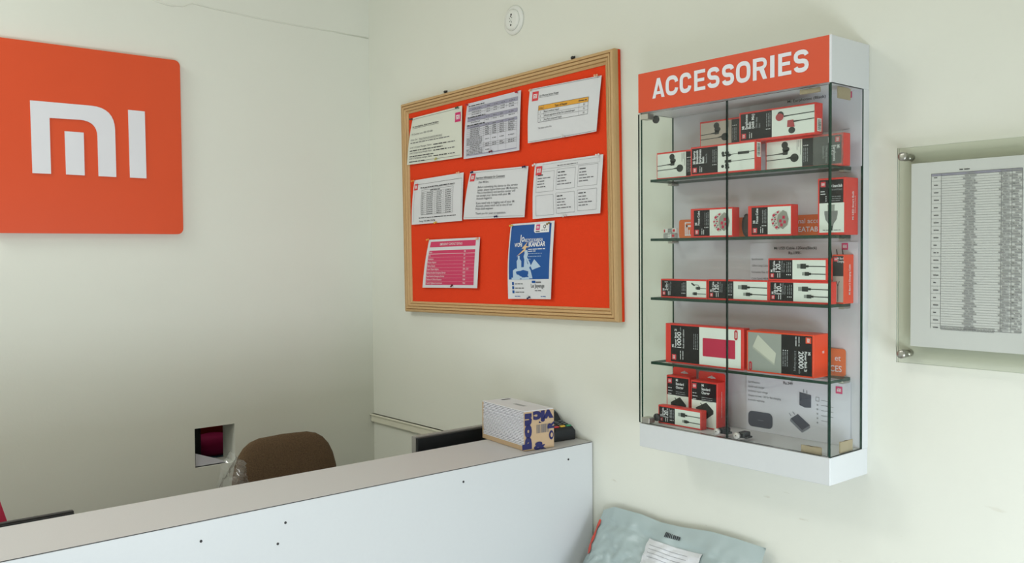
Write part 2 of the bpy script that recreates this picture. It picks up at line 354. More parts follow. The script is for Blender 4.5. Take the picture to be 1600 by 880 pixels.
# painted rail on the right wall, behind the counter
ra, rb = onx(583, 645).z, onx(583, 656).z
RAIL = mat('painted_rail', (226, 224, 204), 0.5, 0.03, 30)
b = B().box(-0.014, 0, -1.08, -0.002, rb-0.003, ra, 0.002); b.box(-0.018, 0, -1.08, -0.002, ra-0.006, ra, 0.001)
structure(b.build('trim_1', RAIL)); bpy.data.objects['trim_1']['label'] = 'cream painted rail along the right wall'

# ================================================================== COUNTER
CZ = 1.03; CYF, CYR = -1.1345, -0.916
ct = empty('service_counter', (-1.35, CYF, 0), 0, 'white laminate service counter with a grey top ledge', 'counter')
LX0, LX1 = -1.35, 1.346
B().box(LX0, LX1, 0, 0.018, 0, CZ-0.0015, 0.0006, 1).build('front_panel', WHITE_LAM, ct)
B().box(LX0, LX1, 0.0015, CYR-CYF, CZ-0.022, CZ, 0.0008, 1).build('ledge_top', COUNTER_TOP, ct)
B().box(LX0, LX1, 0.0004, 0.0016, CZ-0.0016, CZ-0.0002).build('edge_strip', DARK_PLASTIC, ct)
B().box(LX0, LX1, CYR-CYF-0.018, CYR-CYF, 0, CZ-0.022).build('rear_panel', WHITE_LAM, ct)
B().box(LX0, LX0+0.018, 0.018, CYR-CYF-0.018, 0, CZ-0.022).build('end_panel', WHITE_LAM, ct)
B().box(LX0, LX1, CYR-CYF, CYR-CYF+0.42, 0.715, 0.74, 0.002).build('work_surface', WHITE_LAM, ct)
for x in (-1.3, 0, 1.3): B().box(x-0.01, x+0.01, CYR-CYF, CYR-CYF+0.40, 0, 0.715).build('support_panel', WHITE_LAM, ct)
for px, py in ((724, 753), (446, 817), (314, 846), (434, 850), (888, 718)):
    p = ony(px, py, CYF); put(B().lathe([(0.0028, 0), (0.0026, 0.0012), (0.001, 0.0018)], axis='-y', seg=10).build('nail_head', DARK_PLASTIC, ct), (p.x+1.35, 0, p.z))

# ================================================================== LOGO SIGN on the back wall
TR, BR = ony(281, 95, -0.02), ony(286.5, 366, -0.02)
sx1 = (TR.x+BR.x)/2; sH = TR.z-BR.z; sW = sH*0.985; sx0 = sx1-sW; sz0 = BR.z
def rrect(x0, z0, x1, z1, r, n=6):
    P = []
    for cx, cz, a0 in ((x1-r, z1-r, 0), (x0+r, z1-r, 90), (x0+r, z0+r, 180), (x1-r, z0+r, 270)):
        for i in range(n+1):
            a = math.radians(a0+90*i/n); P.append((cx+r*math.cos(a), cz+r*math.sin(a)))
    return P
sg = empty('logo_sign', ((sx0+sx1)/2, -0.001, sz0), 0, 'large square orange sign with white letter logo on the back wall', 'sign')
b = B().prism(rrect(-sW/2, 0, sW/2, sH, 0.017), -0.019, 0)
b.build('sign_board', ORANGE_SIGN, sg)
def sp(px, py):
    p = ony(px, py, -0.02); return (p.x-(sx0+sx1)/2, p.z-sz0)
def arc(p0, c, p1, n=8):       # quadratic corner
    return [((1-t)**2*p0[0]+2*t*(1-t)*c[0]+t*t*p1[0], (1-t)**2*p0[1]+2*t*(1-t)*c[1]+t*t*p1[1]) for t in [i/n for i in range(n+1)]]
out = [sp(46.6, 157)]+arc(sp(142, 165.4), sp(178, 169), sp(179.3, 203))+[sp(181.3, 276.8), sp(153.7, 275.5)]
out += arc(sp(152, 213), sp(151, 190), sp(125, 187.4))+[sp(76.9, 184.4), sp(79.4, 271.8), sp(50.5, 270.7)]
B().prism(out, -0.0225, -0.019).build('logo_letter', SIGN_WHITE, sg)
for q in (((100.6, 205.2), (130.3, 207.4), (132, 274.3), (103, 272.8)), ((199.8, 171.8), (225.6, 174.4), (228.4, 279), (202.8, 277.6))):
    B().prism([sp(*a) for a in q], -0.0225, -0.019).build('logo_bar', SIGN_WHITE, sg)

# ================================================================== ROUND PLATE on the right wall
pc = onx(802.3, 31.5, -0.004); rad = 0.043
rp = empty('round_wall_plate', (0, pc.y, pc.z), RW, 'round white plastic cover plate high on the right wall', 'wall plate')
PLATE = mat('white_plastic_plate', (232, 233, 226), 0.4, 0.02, 30)
B().lathe([(rad, 0), (rad, 0.004), (rad-0.004, 0.007), (rad-0.010, 0.0075)], axis='-y', seg=40).build('base_disc', PLATE, rp)
B().lathe([(rad-0.012, 0.0075), (rad-0.012, 0.011), (rad-0.017, 0.014), (rad-0.022, 0.0145), (0.004, 0.0145)], axis='-y', seg=40).build('raised_disc', PLATE, rp)
for (x, z, r) in ((0.002, 0.014, .0032), (0.0, -0.016, .0028), (-.006, .004, .0014), (.005, .005, .0014), (-.004, -.005, .0014), (.004, -.008, .0014), (-.001, .009, .0018), (0.001, -0.002, .0012)):
    put(B().lathe([(r, 0), (r, 0.0006)], axis='-y', seg=10).build('screw_hole', DARK_PLASTIC, rp), (x, -0.0146, z))

# ================================================================== NOTICE BOARD
BX = -0.028                                   # front plane of the board's frame
c = [onx(px, py, BX) for px, py in ((629, 162), (965, 73.5), (957, 503), (628, 487))]
cen = (c[0]+c[1]+c[2]+c[3])/4
bW = ((c[1]-c[0]).length+(c[2]-c[3]).length)/2; bH = ((c[0]-c[3]).length+(c[1]-c[2]).length)/2
ang = (math.atan2(c[1].z-c[0].z, c[0].y-c[1].y)+math.atan2(c[2].z-c[3].z, c[3].y-c[2].y))/2
nb = empty('notice_board', (0, cen.y, cen.z), 0, 'orange felt notice board in a pale wooden frame', 'notice board')
nb.rotation_euler = (Matrix.Rotation(RW, 3, 'Z') @ Matrix.Rotation(-ang, 3, 'Y')).to_euler()
FWD = 0.036
B().box(-bW/2+0.004, bW/2-0.006, -0.016, -0.003, -bH/2+0.002, bH/2-0.002).build('backing_board', ORANGE_FELT, nb)
B().box(bW/2-0.004, bW/2+0.0012, -0.009, -0.001, -bH/2+0.001, bH/2-0.001).build('backing_edge', ORANGE_FELT, nb)
def moulding(L, W, m, name):
    """rail along local x, mitred ends, stepped profile; inner edge towards +z"""
    prof = [(0, 0), (0, -0.022), (0.003, -0.027), (0.009, -0.029), (0.0105, -0.024), (0.012, -0.0285), (0.018, -0.028), (0.0195, -0.0225), (0.021, -0.0265), (0.027, -0.0245), (0.0285, -0.020), (0.030, -0.0225), (W, -0.0185), (W, 0)]
    b = B(); n = len(prof); A = []
    for sgn in (-1, 1):
        A.append([b.bm.verts.new((sgn*(L/2-z), y, z)) for z, y in prof])
    for i in range(n): b.bm.faces.new((A[0][i], A[1][i], A[1][(i+1) % n], A[0][(i+1) % n]))
    b.bm.faces.new(A[0]); b.bm.faces.new(A[1][::-1])
    return b.build(name, m, nb)
put(moulding(bW, FWD, WOOD, 'frame_rail'), (0, 0, -bH/2))
put(moulding(bW, FWD, WOOD, 'frame_rail'), (0, 0, bH/2), 0, 0, math.pi)
put(moulding(bH, FWD, WOOD, 'frame_rail'), (-bW/2, 0, 0), 0, 0, math.pi/2)
put(moulding(bH, FWD, WOOD, 'frame_rail'), (bW/2, 0, 0), 0, 0, -math.pi/2)
bpy.context.view_layer.update()
nbi = nb.matrix_basis.inverted()
for px, py in ((697, 142), (896, 87)):
    p = nbi @ onx(px, py, -0.01); b = B().box(p.x-0.007, p.x+0.007, -0.012, -0.009, bH/2-0.004, bH/2+0.011, 0.001); b.lathe([(0.005, 0), (0.005, 0.004), (0.003, 0.007)], (p.x+0.001, -0.012, bH/2+0.006), '-y', 12)
    b.build('hanger_hook', DARK_PLASTIC, nb)

SHX = -0.0222                                 # sheets hang just proud of the felt
def sheet(name, corners, m, label, cat, draw, bulge=0.006, curl=0.0, W=None, H=None, group=None):
    """paper through four pixel corners TL,TR,BR,BL on the board; draw(art,W,H) prints it"""
    TL, TR_, BR_, BL = [onx(px, py, SHX) for px, py in corners]
    W = W or ((TR_-TL).length+(BR_-BL).length)/2; H = H or ((TL-BL).length+(TR_-BR_).length)/2
    org = (TL+TR_+BR_+BL)/4; org.z = (BL.z+BR_.z)/2
    def fm(u, v, lift=0.0):
        s, t = u/W, v/H
        p = (BL*(1-s)+BR_*s)*(1-t)+(TL*(1-s)+TR_*s)*t
        out = bulge*math.sin(math.pi*min(max(t, 0), 1))*(0.55+0.45*math.sin(math.pi*min(max(s, 0), 1)*1.0+0.6)) + curl*(abs(s-0.5)*2)**3*(1-t)**2
        return Vector((p.x-out-lift, p.y, p.z))
    n = 12; M = Matrix.Translation(org) @ Matrix.Rotation(RW, 4, 'Z'); inv = M.inverted()
    vs = [inv @ fm(W*i/n, H*j/n, l) for l in (0, -0.0004) for j in range(n+1) for i in range(n+1)]
    q = (n+1)**2; fs = []
    for j in range(n):
        for i in range(n):
            a = j*(n+1)+i; fs += [(a, a+1, a+n+2, a+n+1), (q+a, q+a+n+1, q+a+n+2, q+a+1)]
    o = mesh_obj(name, vs, fs, m, None, smooth=True); o.location = org; o.rotation_euler = (0, 0, RW)
    tag(o, label, cat, group)
    art = Art(lambda u, v, l: inv @ fm(u, v, l+0.0002), True); draw(art, W, H); art.build(o); return o
GSH = 'notices pinned to the orange board'
def d1(a, W, H):
    a.line(INK_SOFT, .01, H-.006, W-.01, H-.006, .001); a.line(INK_SOFT, .01, .008, W-.01, .008, .001)
    a.logo(LOGO_PINK, W-.036, H-.048, .03); k = .0085
    a.text(INK, 'For any complaints, please contact the below:', .012, H-.036, k, .012, fit=W*.53); a.line(INK, .012, H-.039, .012+W*.53, H-.039, .0008)
    a.text(INK_SOFT, 'Mi Customer care: 1800 103 6286', .014, H-.062, k, fit=W*.42)
    a.text(INK_SOFT, 'Online Chat:', .012, H-.081, k, fit=W*.14); a.text(INK_SOFT, 'http://www.mi.com/in/service/', .012+W*.17, H-.081, k, fit=W*.44); a.line(INK_SOFT, .012+W*.17, H-.083, .012+W*.61, H-.083, .0006)
    a.bars(INK_SOFT, .012, H-.090, W*.74, .008, 3)
    for i, (t, y) in enumerate((('Level 1: Center Manager, Name:', H-.107), ('Level 2: Cluster Service Manager, Name:', H-.126), ('Level 3: Partnership manager, Name:', H-.144))):
        a.text(INK_SOFT, t, .012, y, k, fit=W*.42); a.bars(INK, .012+W*.45, y, W*.24, .009, 20+i); a.bars(INK_SOFT, .012+W*.71, y, W*.13, .008, 30+i)
        a.bars(INK, .012, y-.0098, W*(.62, .45, .3)[i], .0085, 40+i)
sheet('contact_notice', ((645, 184.5), (722, 165), (723.5, 245.8), (637.5, 258)), PAPER_CREAM, 'cream complaints contact notice with magenta logo at its top right, pinned on orange board', 'notice', d1, .006, .004, group=GSH)
def d2(a, W, H):
    x0, x1 = .012, W-.012; cols = [x0, x0+(x1-x0)*.36, x0+(x1-x0)*.50, x0+(x1-x0)*.64, x0+(x1-x0)*.79, x1]
    y = H-.012; a.bars(INK, x0, y, W*.3, .008, 1); y -= .004
    rows = [('h', .011), ('r', .008), ('r', .008), ('t', .007), ('h', .011), ('r', .008), ('t', .007), ('h', .008), ('r', .006), ('r', .006), ('r', .006), ('r', .006), ('r', .006), ('b', .024), ('r', .006), ('r', .006), ('c', .019)]
    s = 5
    tot = sum(r[1] for r in rows); sc = (y-.010)/tot
    for kd, h in rows:
        h *= sc
        if kd == 't': a.bars(INK, x0, y-h+.001, W*.34, .008, s)
        else:
            if kd == 'h': a.rect(TABLE_GREY, x0, y-h, x1, y, 1)
            a.line(INK_SOFT, x0, y, x1, y, .0006, 2, 'printed_rule')
            for i in range(5):
                cw = cols[i+1]-cols[i]
                a.line(INK_SOFT, cols[i+1], y, cols[i+1], y-h, .0005, 2, 'printed_rule')
                if i == 0 and h > .012*sc and kd in 'bc':
                    for q in range(int(h/(.0045*sc))): a.bars(INK_SOFT, cols[0]+.002, y-(q+1)*.0045*sc, cw*.9, .006, s*7+q)
                elif not (kd == 'c' and i > 1): a.bars(INK_SOFT, cols[i]+cw*.22, y-h*.5-.0015, cw*.55, .006, s*9+i)
        y -= h; s += 1
    a.rect(TABLE_GREY, x0, y-.003, x1, y, 1)
sheet('charges_table_notice', ((730, 162.5), (814, 141), (812.5, 235), (725.6, 248.7)), PAPER_GREY, 'white notice filled with dense grey headed tables, middle of the top row on the board', 'notice', d2, .005, .003, group=GSH)
def d3(a, W, H):
    a.logo(LOGO_RED, .014, H-.036, .026); a.text(INK, 'Our Warranty Service Charges', W*.16, H-.027, .008, .006, fit=W*.28); a.line(INK, W*.16, H-.0295, W*.44, H-.0295, .0006)
    x0, x1 = W*.16, W*.86; y = H-.052; a.rect(TABLE_AMBER, x0, y-.013, x1, y, 1); a.frame(INK, x0, y-.046, x1, y, .0008)
    a.text(INK, 'S.No', x0+.003, y-.010, .007, .01, fit=W*.06); a.text(INK, 'Type of Repair', x0+W*.24, y-.010, .008, .012, fit=W*.18); a.bars(INK, x0+W*.57, y-.008, W*.11, .007, 2)
    for i, t in enumerate(('Return without repair', 'Software upgradation & Non Part consumed repair', 'Any Part consumed repair')):
        yy = y-.013-.011*(i+1); a.line(INK_SOFT, x0, yy+.011, x1, yy+.011, .0006); a.text(INK, str(i+1), x0+.008, yy+.003, .007); a.text(INK, t, x0+W*.09, yy+.003, .0075, .004, fit=W*(.22, .44, .26)[i]); a.text(INK, ('50', '75', '50')[i], x1-.018, yy+.003, .007)
    for xx in (x0+W*.08, x1-W*.12): a.line(INK_SOFT, xx, y, xx, y-.046, .0006)
    a.text(INK_SOFT, 'Total charges exclusive of tax', x0, y-.064, .007, fit=W*.2)
    a.line(INK_SOFT, .004, H-.003, W-.004, H-.003, .001); a.line(INK_SOFT, .004, .003, W-.004, .003, .0008)
sheet('warranty_notice', ((828, 139.6), (940, 117.7), (933.5, 205.5), (826.5, 224)), PAPER, 'white warranty charges notice with a small amber headed table, top right on the board', 'notice', d3, .006, .004, group=GSH)
def d4(a, W, H):
    a.line(INK, .018, H-.017, W-.006, H-.017, .0008); a.line(INK_SOFT, .012, .008, .012, H-.03, .0006); a.line(INK_SOFT, W-.006, .008, W-.006, H-.017, .0006)
    a.logo(LOGO_RED, .006, H-.035, .021)
    a.bars(INK, W*.16, H-.031, W*.68, .008, 4); a.line(INK, W*.16, H-.033, W*.84, H-.033, .0006)
    x0, x1, y0, y1 = W*.19, W*.82, .030, H-.038; n = 13; h = (y1-y0)/n; a.frame(INK_SOFT, x0, y0, x1, y1, .0008)
    cols = [x0, x0+(x1-x0)*.11, x0+(x1-x0)*.45, x0+(x1-x0)*.71, x1]
    a.bars(INK, x0+W*.18, y1-h+.002, W*.2, .007, 6)
    for i in range(1, n):
        a.line(INK_SOFT, x0, y1-h*i, x1, y1-h*i, .0005)
        for q in range(4): a.bars(INK, cols[q]+(cols[q+1]-cols[q])*.2, y1-h*(i+1)+h*.3, (cols[q+1]-cols[q])*.6, h*.75, i*5+q)
    for cx in cols[1:4]: a.line(INK_SOFT, cx, y0, cx, y1-h, .0005)
    a.bars(INK, W*.15, .019, W*.73, .007, 8); a.text(INK, 'Timings: 10:00 AM to 7:00 PM', W*.15, .007, .0075, .006, fit=W*.32)
sheet('holiday_list_notice', ((647.5, 282), (724.4, 269.4), (723, 345), (644.4, 351.3)), PAPER, 'white notice with a narrow ruled list table, leftmost of the middle row on the board', 'notice', d4, .005, .003, group=GSH)
def d5(a, W, H):
    a.line(INK_SOFT, .01, H-.005, W-.006, H-.005, .0006); a.line(INK_SOFT, .004, .005, W-.006, .005, .0006)
    a.logo(LOGO_RED, .008, H-.032, .024); a.text(INK, 'Important Information for Customers', W*.135, H-.026, .0105, .006, fit=W*.50); a.line(INK, W*.135, H-.0285, W*.635, H-.0285, .0007)
    k = .0095
    for t, y, f in (('Dear Mi fans,', .041, .18), ('Before submitting the device to the service', .057, .66), ('center, please logout from your Mi Account.', .066, .67), ('This is mandatory and service center will', .075, .63), ('not accept your device with your Mi', .084, .56), ('Account logged in.', .093, .27), ('If you need help in logging out of your Mi', .108, .63), ('Account, please reach out to one of our', .117, .6), ('Front desk engineer.', .126, .3), ('Thank you for your co-operation.', .141, .5)):
        a.text(INK_SOFT, t, W*.2, H-y*H/.155, k, .004, fit=W*f)
sheet('customer_information_notice', ((735, 268), (825.6, 259.5), (821, 339.4), (725.6, 343)), PAPER, 'white customer information letter, middle of the middle row on the board', 'notice', d5, .006, .004, group=GSH)
def d6(a, W, H):
    a.logo(LOGO_RED, .008, H-.034, .025); a.frame(INK_FAINT, W*.13, H-.019, W*.96, H-.006, .0006); a.bars(INK_SOFT, W*.36, H-.015, W*.3, .006, 3)
    for r in range(2):
        for q in range(3):
            x0 = W*(.05+.31*q); x1 = x0+W*.27; y1 = H*(.83-.42*r)+.002*q; y0 = y1-H*.36; a.frame(INK_FAINT, x0, y0, x1, y1, .0008)
            if r == 1 and q == 0: continue
            a.bars(INK, x0+.005, y1-.010, W*.1, .008, r*3+q)
            for i in range(4): a.bars(INK_SOFT, x0+.005, y1-.019-.008*i, W*(.2, .13, .11, .13)[(i+q) % 4], .007, r*30+q*7+i)
sheet('service_centre_notice', ((836, 256), (942.5, 241), (939.5, 333.3), (834, 342.3)), PAPER, 'white notice with six outlined address cells, right end of the middle row on the board', 'notice', d6, .006, .004, group=GSH)
def d7(a, W, H):
    a.rect(PINK, W*.05, H*.84, W*.93, H*.955, 1); a.text(WHITE_PRINT, 'EMERGENCY CONTACT DETAILS', W*.47, H*.873, .0105, .004, al='c', sx=.8)
    a.rect(PINK, W*.05, H*.06, W*.93, H*.77, 1); n = 10; h = H*.71/n
    for i, t in enumerate(('Police', 'Fire', 'Ambulance', 'Women Helpline', 'Railway Enquiry', 'Senior Citizen Helpline', 'Railway Accident Emergency Service', 'Road Accident Emergency Service', 'Children In Difficult Situation', 'Central Vigilance Commission')):
        y = H*.77-h*(i+1); a.text(WHITE_PRINT, t, W*.06, y+h*.3, .0085, 0, sx=.82)
        a.text(WHITE_PRINT, ('100', '101', '102', '1091', '139', '1091, 1291', '1072', '1073', '1098', '1964')[i], W*.73, y+h*.3, .0085, 0, sx=.8)
        if i: a.line(WHITE_PRINT, W*.05, y+h, W*.93, y+h, .0011 if i == 1 else .0003)
sheet('emergency_contact_notice', ((670.5, 374.8), (750, 370.8), (747.5, 450.3), (662, 449.5)), PAPER, 'pink and white emergency contact sheet at the lower left of the board', 'notice', d7, .006, .005, group=GSH)
def d8(a, W, H):
    a.rect(POSTER_BLUE, W*.03, H*.26, W*.94, H*.975, 1)
    a.poly(WHITE_PRINT, [(W*.57, H*.975), (W*.9, H*.975), (W*.9, H*.86), (W*.6, H*.86), (W*.57, H*.88)], 2, 'printed_panel'); a.logo(LOGO_PINK, W*.61, H*.895, W*.085, layer=3); a.bars(INK, W*.61, H*.87, W*.09, .008, 2, 4)
    a.ell(INK_SOFT, W*.8, H*.935, W*.03, W*.03, 4); a.ell(WHITE_PRINT, W*.8, H*.935, W*.015, W*.015, 5); a.bars(INK_SOFT, W*.73, H*.885, W*.13, .006, 4, 4)
    a.text(WHITE_PRINT, 'Jo', W*.27, H*.755, .029, .015, sx=.85); a.text(WHITE_PRINT, 'RECYCLE KAREGA', W*.38, H*.75, .0125, .012, fit=W*.4)
    a.text(WHITE_PRINT, 'WOHI', W*.15, H*.69, .0165, .02, fit=W*.18); a.text(WHITE_PRINT, 'IKANDAR', W*.48, H*.685, .019, .03, fit=W*.36)
    a.poly(POSTER_GOLD, [(W*.46, H*.755), (W*.33, H*.665), (W*.39, H*.66), (W*.21, H*.56), (W*.42, H*.64), (W*.43, H*.675), (W*.5, H*.68), (W*.42, H*.70)], 4)
    a.bars(WHITE_PRINT, W*.48, H*.645, W*.36, .007, 5); a.bars(WHITE_PRINT, W*.48, H*.62, W*.16, .007, 6)
    for i in range(3): a.bars(POSTER_PALE, W*.48, H*.59-.008*i, W*(.3, .28, .06)[i], .004, 7+i)
    # pale silhouettes: two figures on plinths and a fan of papers
    a.poly(POSTER_PALE, [(W*.13, H*.27), (W*.13, H*.38), (W*.2, H*.405), (W*.23, H*.40), (W*.22, H*.5), (W*.25, H*.53), (W*.24, H*.57), (W*.29, H*.57), (W*.29, H*.53), (W*.33, H*.5), (W*.33, H*.42), (W*.39, H*.42), (W*.4, H*.52), (W*.38, H*.56), (W*.4, H*.6), (W*.39, H*.64), (W*.46, H*.64), (W*.48, H*.58), (W*.46, H*.55), (W*.52, H*.48), (W*.55, H*.44), (W*.51, H*.41), (W*.54, H*.38), (W*.58, H*.27)], 2)
    a.poly(POSTER_PALE, [(W*.54, H*.43), (W*.62, H*.52), (W*.76, H*.42), (W*.66, H*.40), (W*.58, H*.38)], 3)
    a.poly(POSTER_BLUE, [(W*.34, H*.27), (W*.35, H*.32), (W*.38, H*.34), (W*.41, H*.32), (W*.42, H*.27)], 3)
    a.bars(POSTER_PALE, W*.1, H*.255, W*.42, .02, 9, 4)
    for i in range(3): a.rect(POSTER_BLUE, W*.1, H*(.185-.055*i), W*.145, H*(.225-.055*i), 2); a.bars(INK, W*.17, H*(.195-.055*i), W*.2, .006, 60+i)
    a.rect(POSTER_BLUE, W*.56, H*.21, W*.64, H*.24, 2); a.bars(INK_SOFT, W*.65, H*.21, W*.14, .012, 11); a.text(INK, 'Le Jayenge', W*.54, H*.15, .016, .004, fit=W*.3); a.bars(INK, W*.62, H*.105, W*.17, .006, 12)
    for i in range(2): a.bars(POSTER_BLUE, W*(.15+.6*i), H*.03, W*.12, .006, 13+i)
sheet('blue_recycling_poster', ((798.4, 350.4), (866.5, 344.8), (863, 467.6), (796.5, 467)), PAPER, 'blue and white recycling poster at the lower right of the board', 'poster', d8, .010, .006, group=GSH)
# push pins
def pin_mesh():
    b = B(); b.lathe([(0.0004, -0.0065), (0.0005, 0.003), (0.0034, 0.003), (0.0034, 0.0042), (0.0018, 0.0052), (0.0017, 0.0095), (0.0030, 0.0105), (0.0030, 0.0125), (0.0022, 0.0132)], axis='-y', seg=12); return b
PINC = dict(green=(52, 92, 66), darkgreen=(30, 62, 50), olive=(190, 184, 110), red=(190, 44, 52), maroon=(110, 34, 44), peach=(240, 190, 150), clear=(214, 216, 214), orange=(238, 160, 70), yellow=(226, 190, 70), navy=(30, 38, 78), white=(240, 236, 230), brass=(140, 120, 60))
pins = [(716, 167, 'green', 'green push pin at the top right corner of the cream contact notice'), (645, 186, 'darkgreen', 'dark green push pin at the top left corner of the cream contact notice'), (682, 247, 'olive', 'pale olive push pin at the foot of the cream contact notice'),
 (731.5, 163.5, 'red', 'red push pin at the top left corner of the dense table notice'), (808, 143.5, 'red', 'red push pin at the top right corner of the dense table notice'), (769.5, 235.5, 'maroon', 'maroon push pin low on the dense table notice'),
 (829.5, 140, 'peach', 'peach push pin at the top left corner of the warranty notice'), (934.5, 117, 'peach', 'peach push pin at the top right corner of the warranty notice'), (882, 213, 'clear', 'clear push pin at the foot of the warranty notice'),
 (647.5, 282, 'orange', 'orange push pin at the top left corner of the list notice'), (718, 269, 'peach', 'peach push pin at the top right corner of the list notice'), (682.5, 347, 'yellow', 'yellow push pin at the foot of the list notice'),
 (738.5, 268.5, 'navy', 'navy push pin at the top left corner of the customer letter'), (821, 260, 'navy', 'navy push pin at the top right corner of the customer letter'), (777, 338, 'navy', 'navy push pin at the foot of the customer letter'),
 (836.5, 256, 'white', 'white push pin at the top left corner of the address notice'), (937, 241, 'white', 'white push pin at the top right corner of the address notice'), (885, 336, 'clear', 'clear push pin at the foot of the address notice'),
 (670, 374, 'orange', 'orange push pin at the top left corner of the pink emergency sheet'), (747.5, 372, 'peach', 'peach push pin at the top right corner of the pink emergency sheet'), (707, 445, 'maroon', 'maroon push pin at the foot of the pink emergency sheet'),
 (801.5, 352, 'yellow', 'yellow push pin at the top left corner of the blue poster'), (859.5, 347.5, 'brass', 'dull brass push pin at the top right corner of the blue poster'), (828.5, 463.5, 'navy', 'navy push pin at the foot of the blue poster')]
pm0 = None; pmc = {}
for i, (px, py, cn, lb) in enumerate(pins):
    if cn not in pmc: pmc[cn] = pin_mesh().build('push_pin', mat('pin_'+cn, PINC[cn], 0.3, 0.03)); o = pmc[cn]
    else: o = pmc[cn].copy(); COL.objects.link(o)
    p = onx(px, py, -0.0225); o.location = p; o.rotation_euler = (random.Random(i).uniform(0.1, 0.5), 0, RW+random.Random(i+50).uniform(-.3, .5)); tag(o, lb, 'push pin', 'push pins on the notice board')

# ================================================================== DISPLAY CABINET
CY0, CY1, CZ0, CZ1 = -1.431, -1.924, 1.0865, 1.9635
cW = CY0-CY1; cD = 0.145; zB = 1.1415-CZ0; zH = 1.872-CZ0; cH = CZ1-CZ0
cb = empty('display_cabinet', (0, CY0, CZ0), RW, 'white wall display cabinet with glass doors and an orange lettered header', 'display cabinet')
def local(p): return Vector((CY0-p.y, p.x, p.z-CZ0))      # world point to cabinet frame
b = B().box(0, cW, -cD+0.002, 0, zH, cH, 0.001, 1); b.build('header_box', WHITE_LAM, cb)
B().box(0.0005, cW-0.004, -cD-0.0005, -cD+0.002, zH+0.0008, cH-0.0006).build('header_face', ORANGE_HEAD, cb)
B().box(cW-0.004, cW+0.0002, -cD-0.0005, -cD+0.002, zH, cH).build('header_trim', SIGN_WHITE, cb)
# ACCESSORIES lettering, one raised letter each
zl0 = local(onx(1020, 155, -cD)).z+.0008; zl1 = local(onx(1034, 121.5, -cD)).z+.0006; LH_ = zl1-zl0
def ribbon(P, t):
    V = []
    for k, p in enumerate(P):
        a_ = P[max(k-1, 0)]; c_ = P[min(k+1, len(P)-1)]; dx_, dz_ = c_[0]-a_[0], c_[1]-a_[1]; d_ = math.hypot(dx_, dz_) or 1
        V += [(p[0]-dz_/d_*t/2, p[1]+dx_/d_*t/2), (p[0]+dz_/d_*t/2, p[1]-dx_/d_*t/2)]
    return V, [(2*k, 2*k+1, 2*k+3, 2*k+2) for k in range(len(P)-1)]
def arcp(cx, cz, rx, rz_, a0, a1, n=12, e=.82):
    o_ = []
    for k in range(n+1):
        t = math.radians(a0+(a1-a0)*k/n); c_, q_ = math.cos(t), math.sin(t); o_.append((cx+rx*math.copysign(abs(c_)**e, c_), cz+rz_*math.copysign(abs(q_)**e, q_)))
    return o_
def glyph(ch, w):
    t = .205; r = (w-t)/2; c = w/2; G = []
    rect = lambda x0, z0, x1, z1: ([(x0, z0), (x1, z0), (x1, z1), (x0, z1)], [(0, 1, 2, 3)])
    if ch == 'A': G = [([(0, 0), (t, 0), (c+.03, .80), (c+.10, 1), (c-.10, 1)], [(0, 1, 2, 3, 4)]), ([(w-t, 0), (w, 0), (c+.10, 1), (c-.10, 1), (c-.03, .80)], [(0, 1, 2, 3, 4)]), rect(t*.7, .18, w-t*.7, .33)]
    elif ch == 'C': G = [ribbon(arcp(c, 1-t/2-r*1.05, r, r*1.05, 8, 180)+arcp(c, t/2+r*1.05, r, r*1.05, 180, 352), t)]
    elif ch == 'O': G = [ribbon(arcp(c, 1-t/2-r*1.05, r, r*1.05, 0, 180)+arcp(c, t/2+r*1.05, r, r*1.05, 180, 360)+[(w-t/2, 1-t/2-r*1.05)], t)]
    elif ch == 'S':
        rz_ = (1-t)/4; G = [ribbon(arcp(c, 1-t/2-rz_, r, rz_, 8, 262)+arcp(c, t/2+rz_, r, rz_, 82, -172), t)]
    elif ch == 'E': G = [rect(0, 0, t, 1), rect(t, 0, w, .17), rect(t, .83, w, 1), rect(t, .43, w*.92, .59)]
    elif ch == 'I': G = [rect(0, 0, w, 1)]
    elif ch == 'R': G = [rect(0, 0, t, 1), ribbon([(t, 1-.085), (w*.5, 1-.085)]+arcp(w*.5, .715, w*.5-t/2, .2, 90, -90)+[(t, .515)], .17), ([(w*.42, .5), (w*.76, .52), (w, 0), (w-t*1.05, 0)], [(0, 1, 2, 3)])]
    return G
for ch, u0, u1 in zip('ACCESSORIES', (140, 213, 290, 370, 442, 523, 600, 693, 788, 832, 917), (208, 282, 355, 432, 510, 590, 680, 772, 812, 905, 1000)):
    xa = local(onx(980+u0/3.52, 115, -cD)).x; xb = local(onx(980+u1/3.52, 115, -cD)).x; VV, FFs = [], []
    for gi, (vs, fs) in enumerate(glyph(ch, (xb-xa)/LH_)):
        n0 = len(VV); VV += [(xa+p*LH_, -cD-0.0012-.00025*gi, zl0+q*LH_) for p, q in vs]; FFs += [tuple(k+n0 for k in f) for f in fs]
    mesh_obj('letter', VV, FFs, SIGN_WHITE, cb)
B().box(0, cW, -cD, 0, 0, zB, 0.001, 1).build('base_box', WHITE_LAM, cb)
B().box(0.0, cW, -0.022, 0, zB, zH).build('back_panel', WHITE_LAM, cb)
B().box(0.004, cW-0.004, -0.0228, -0.022, zB+0.0005, zH-0.0005).build('back_lining', LILAC, cb)
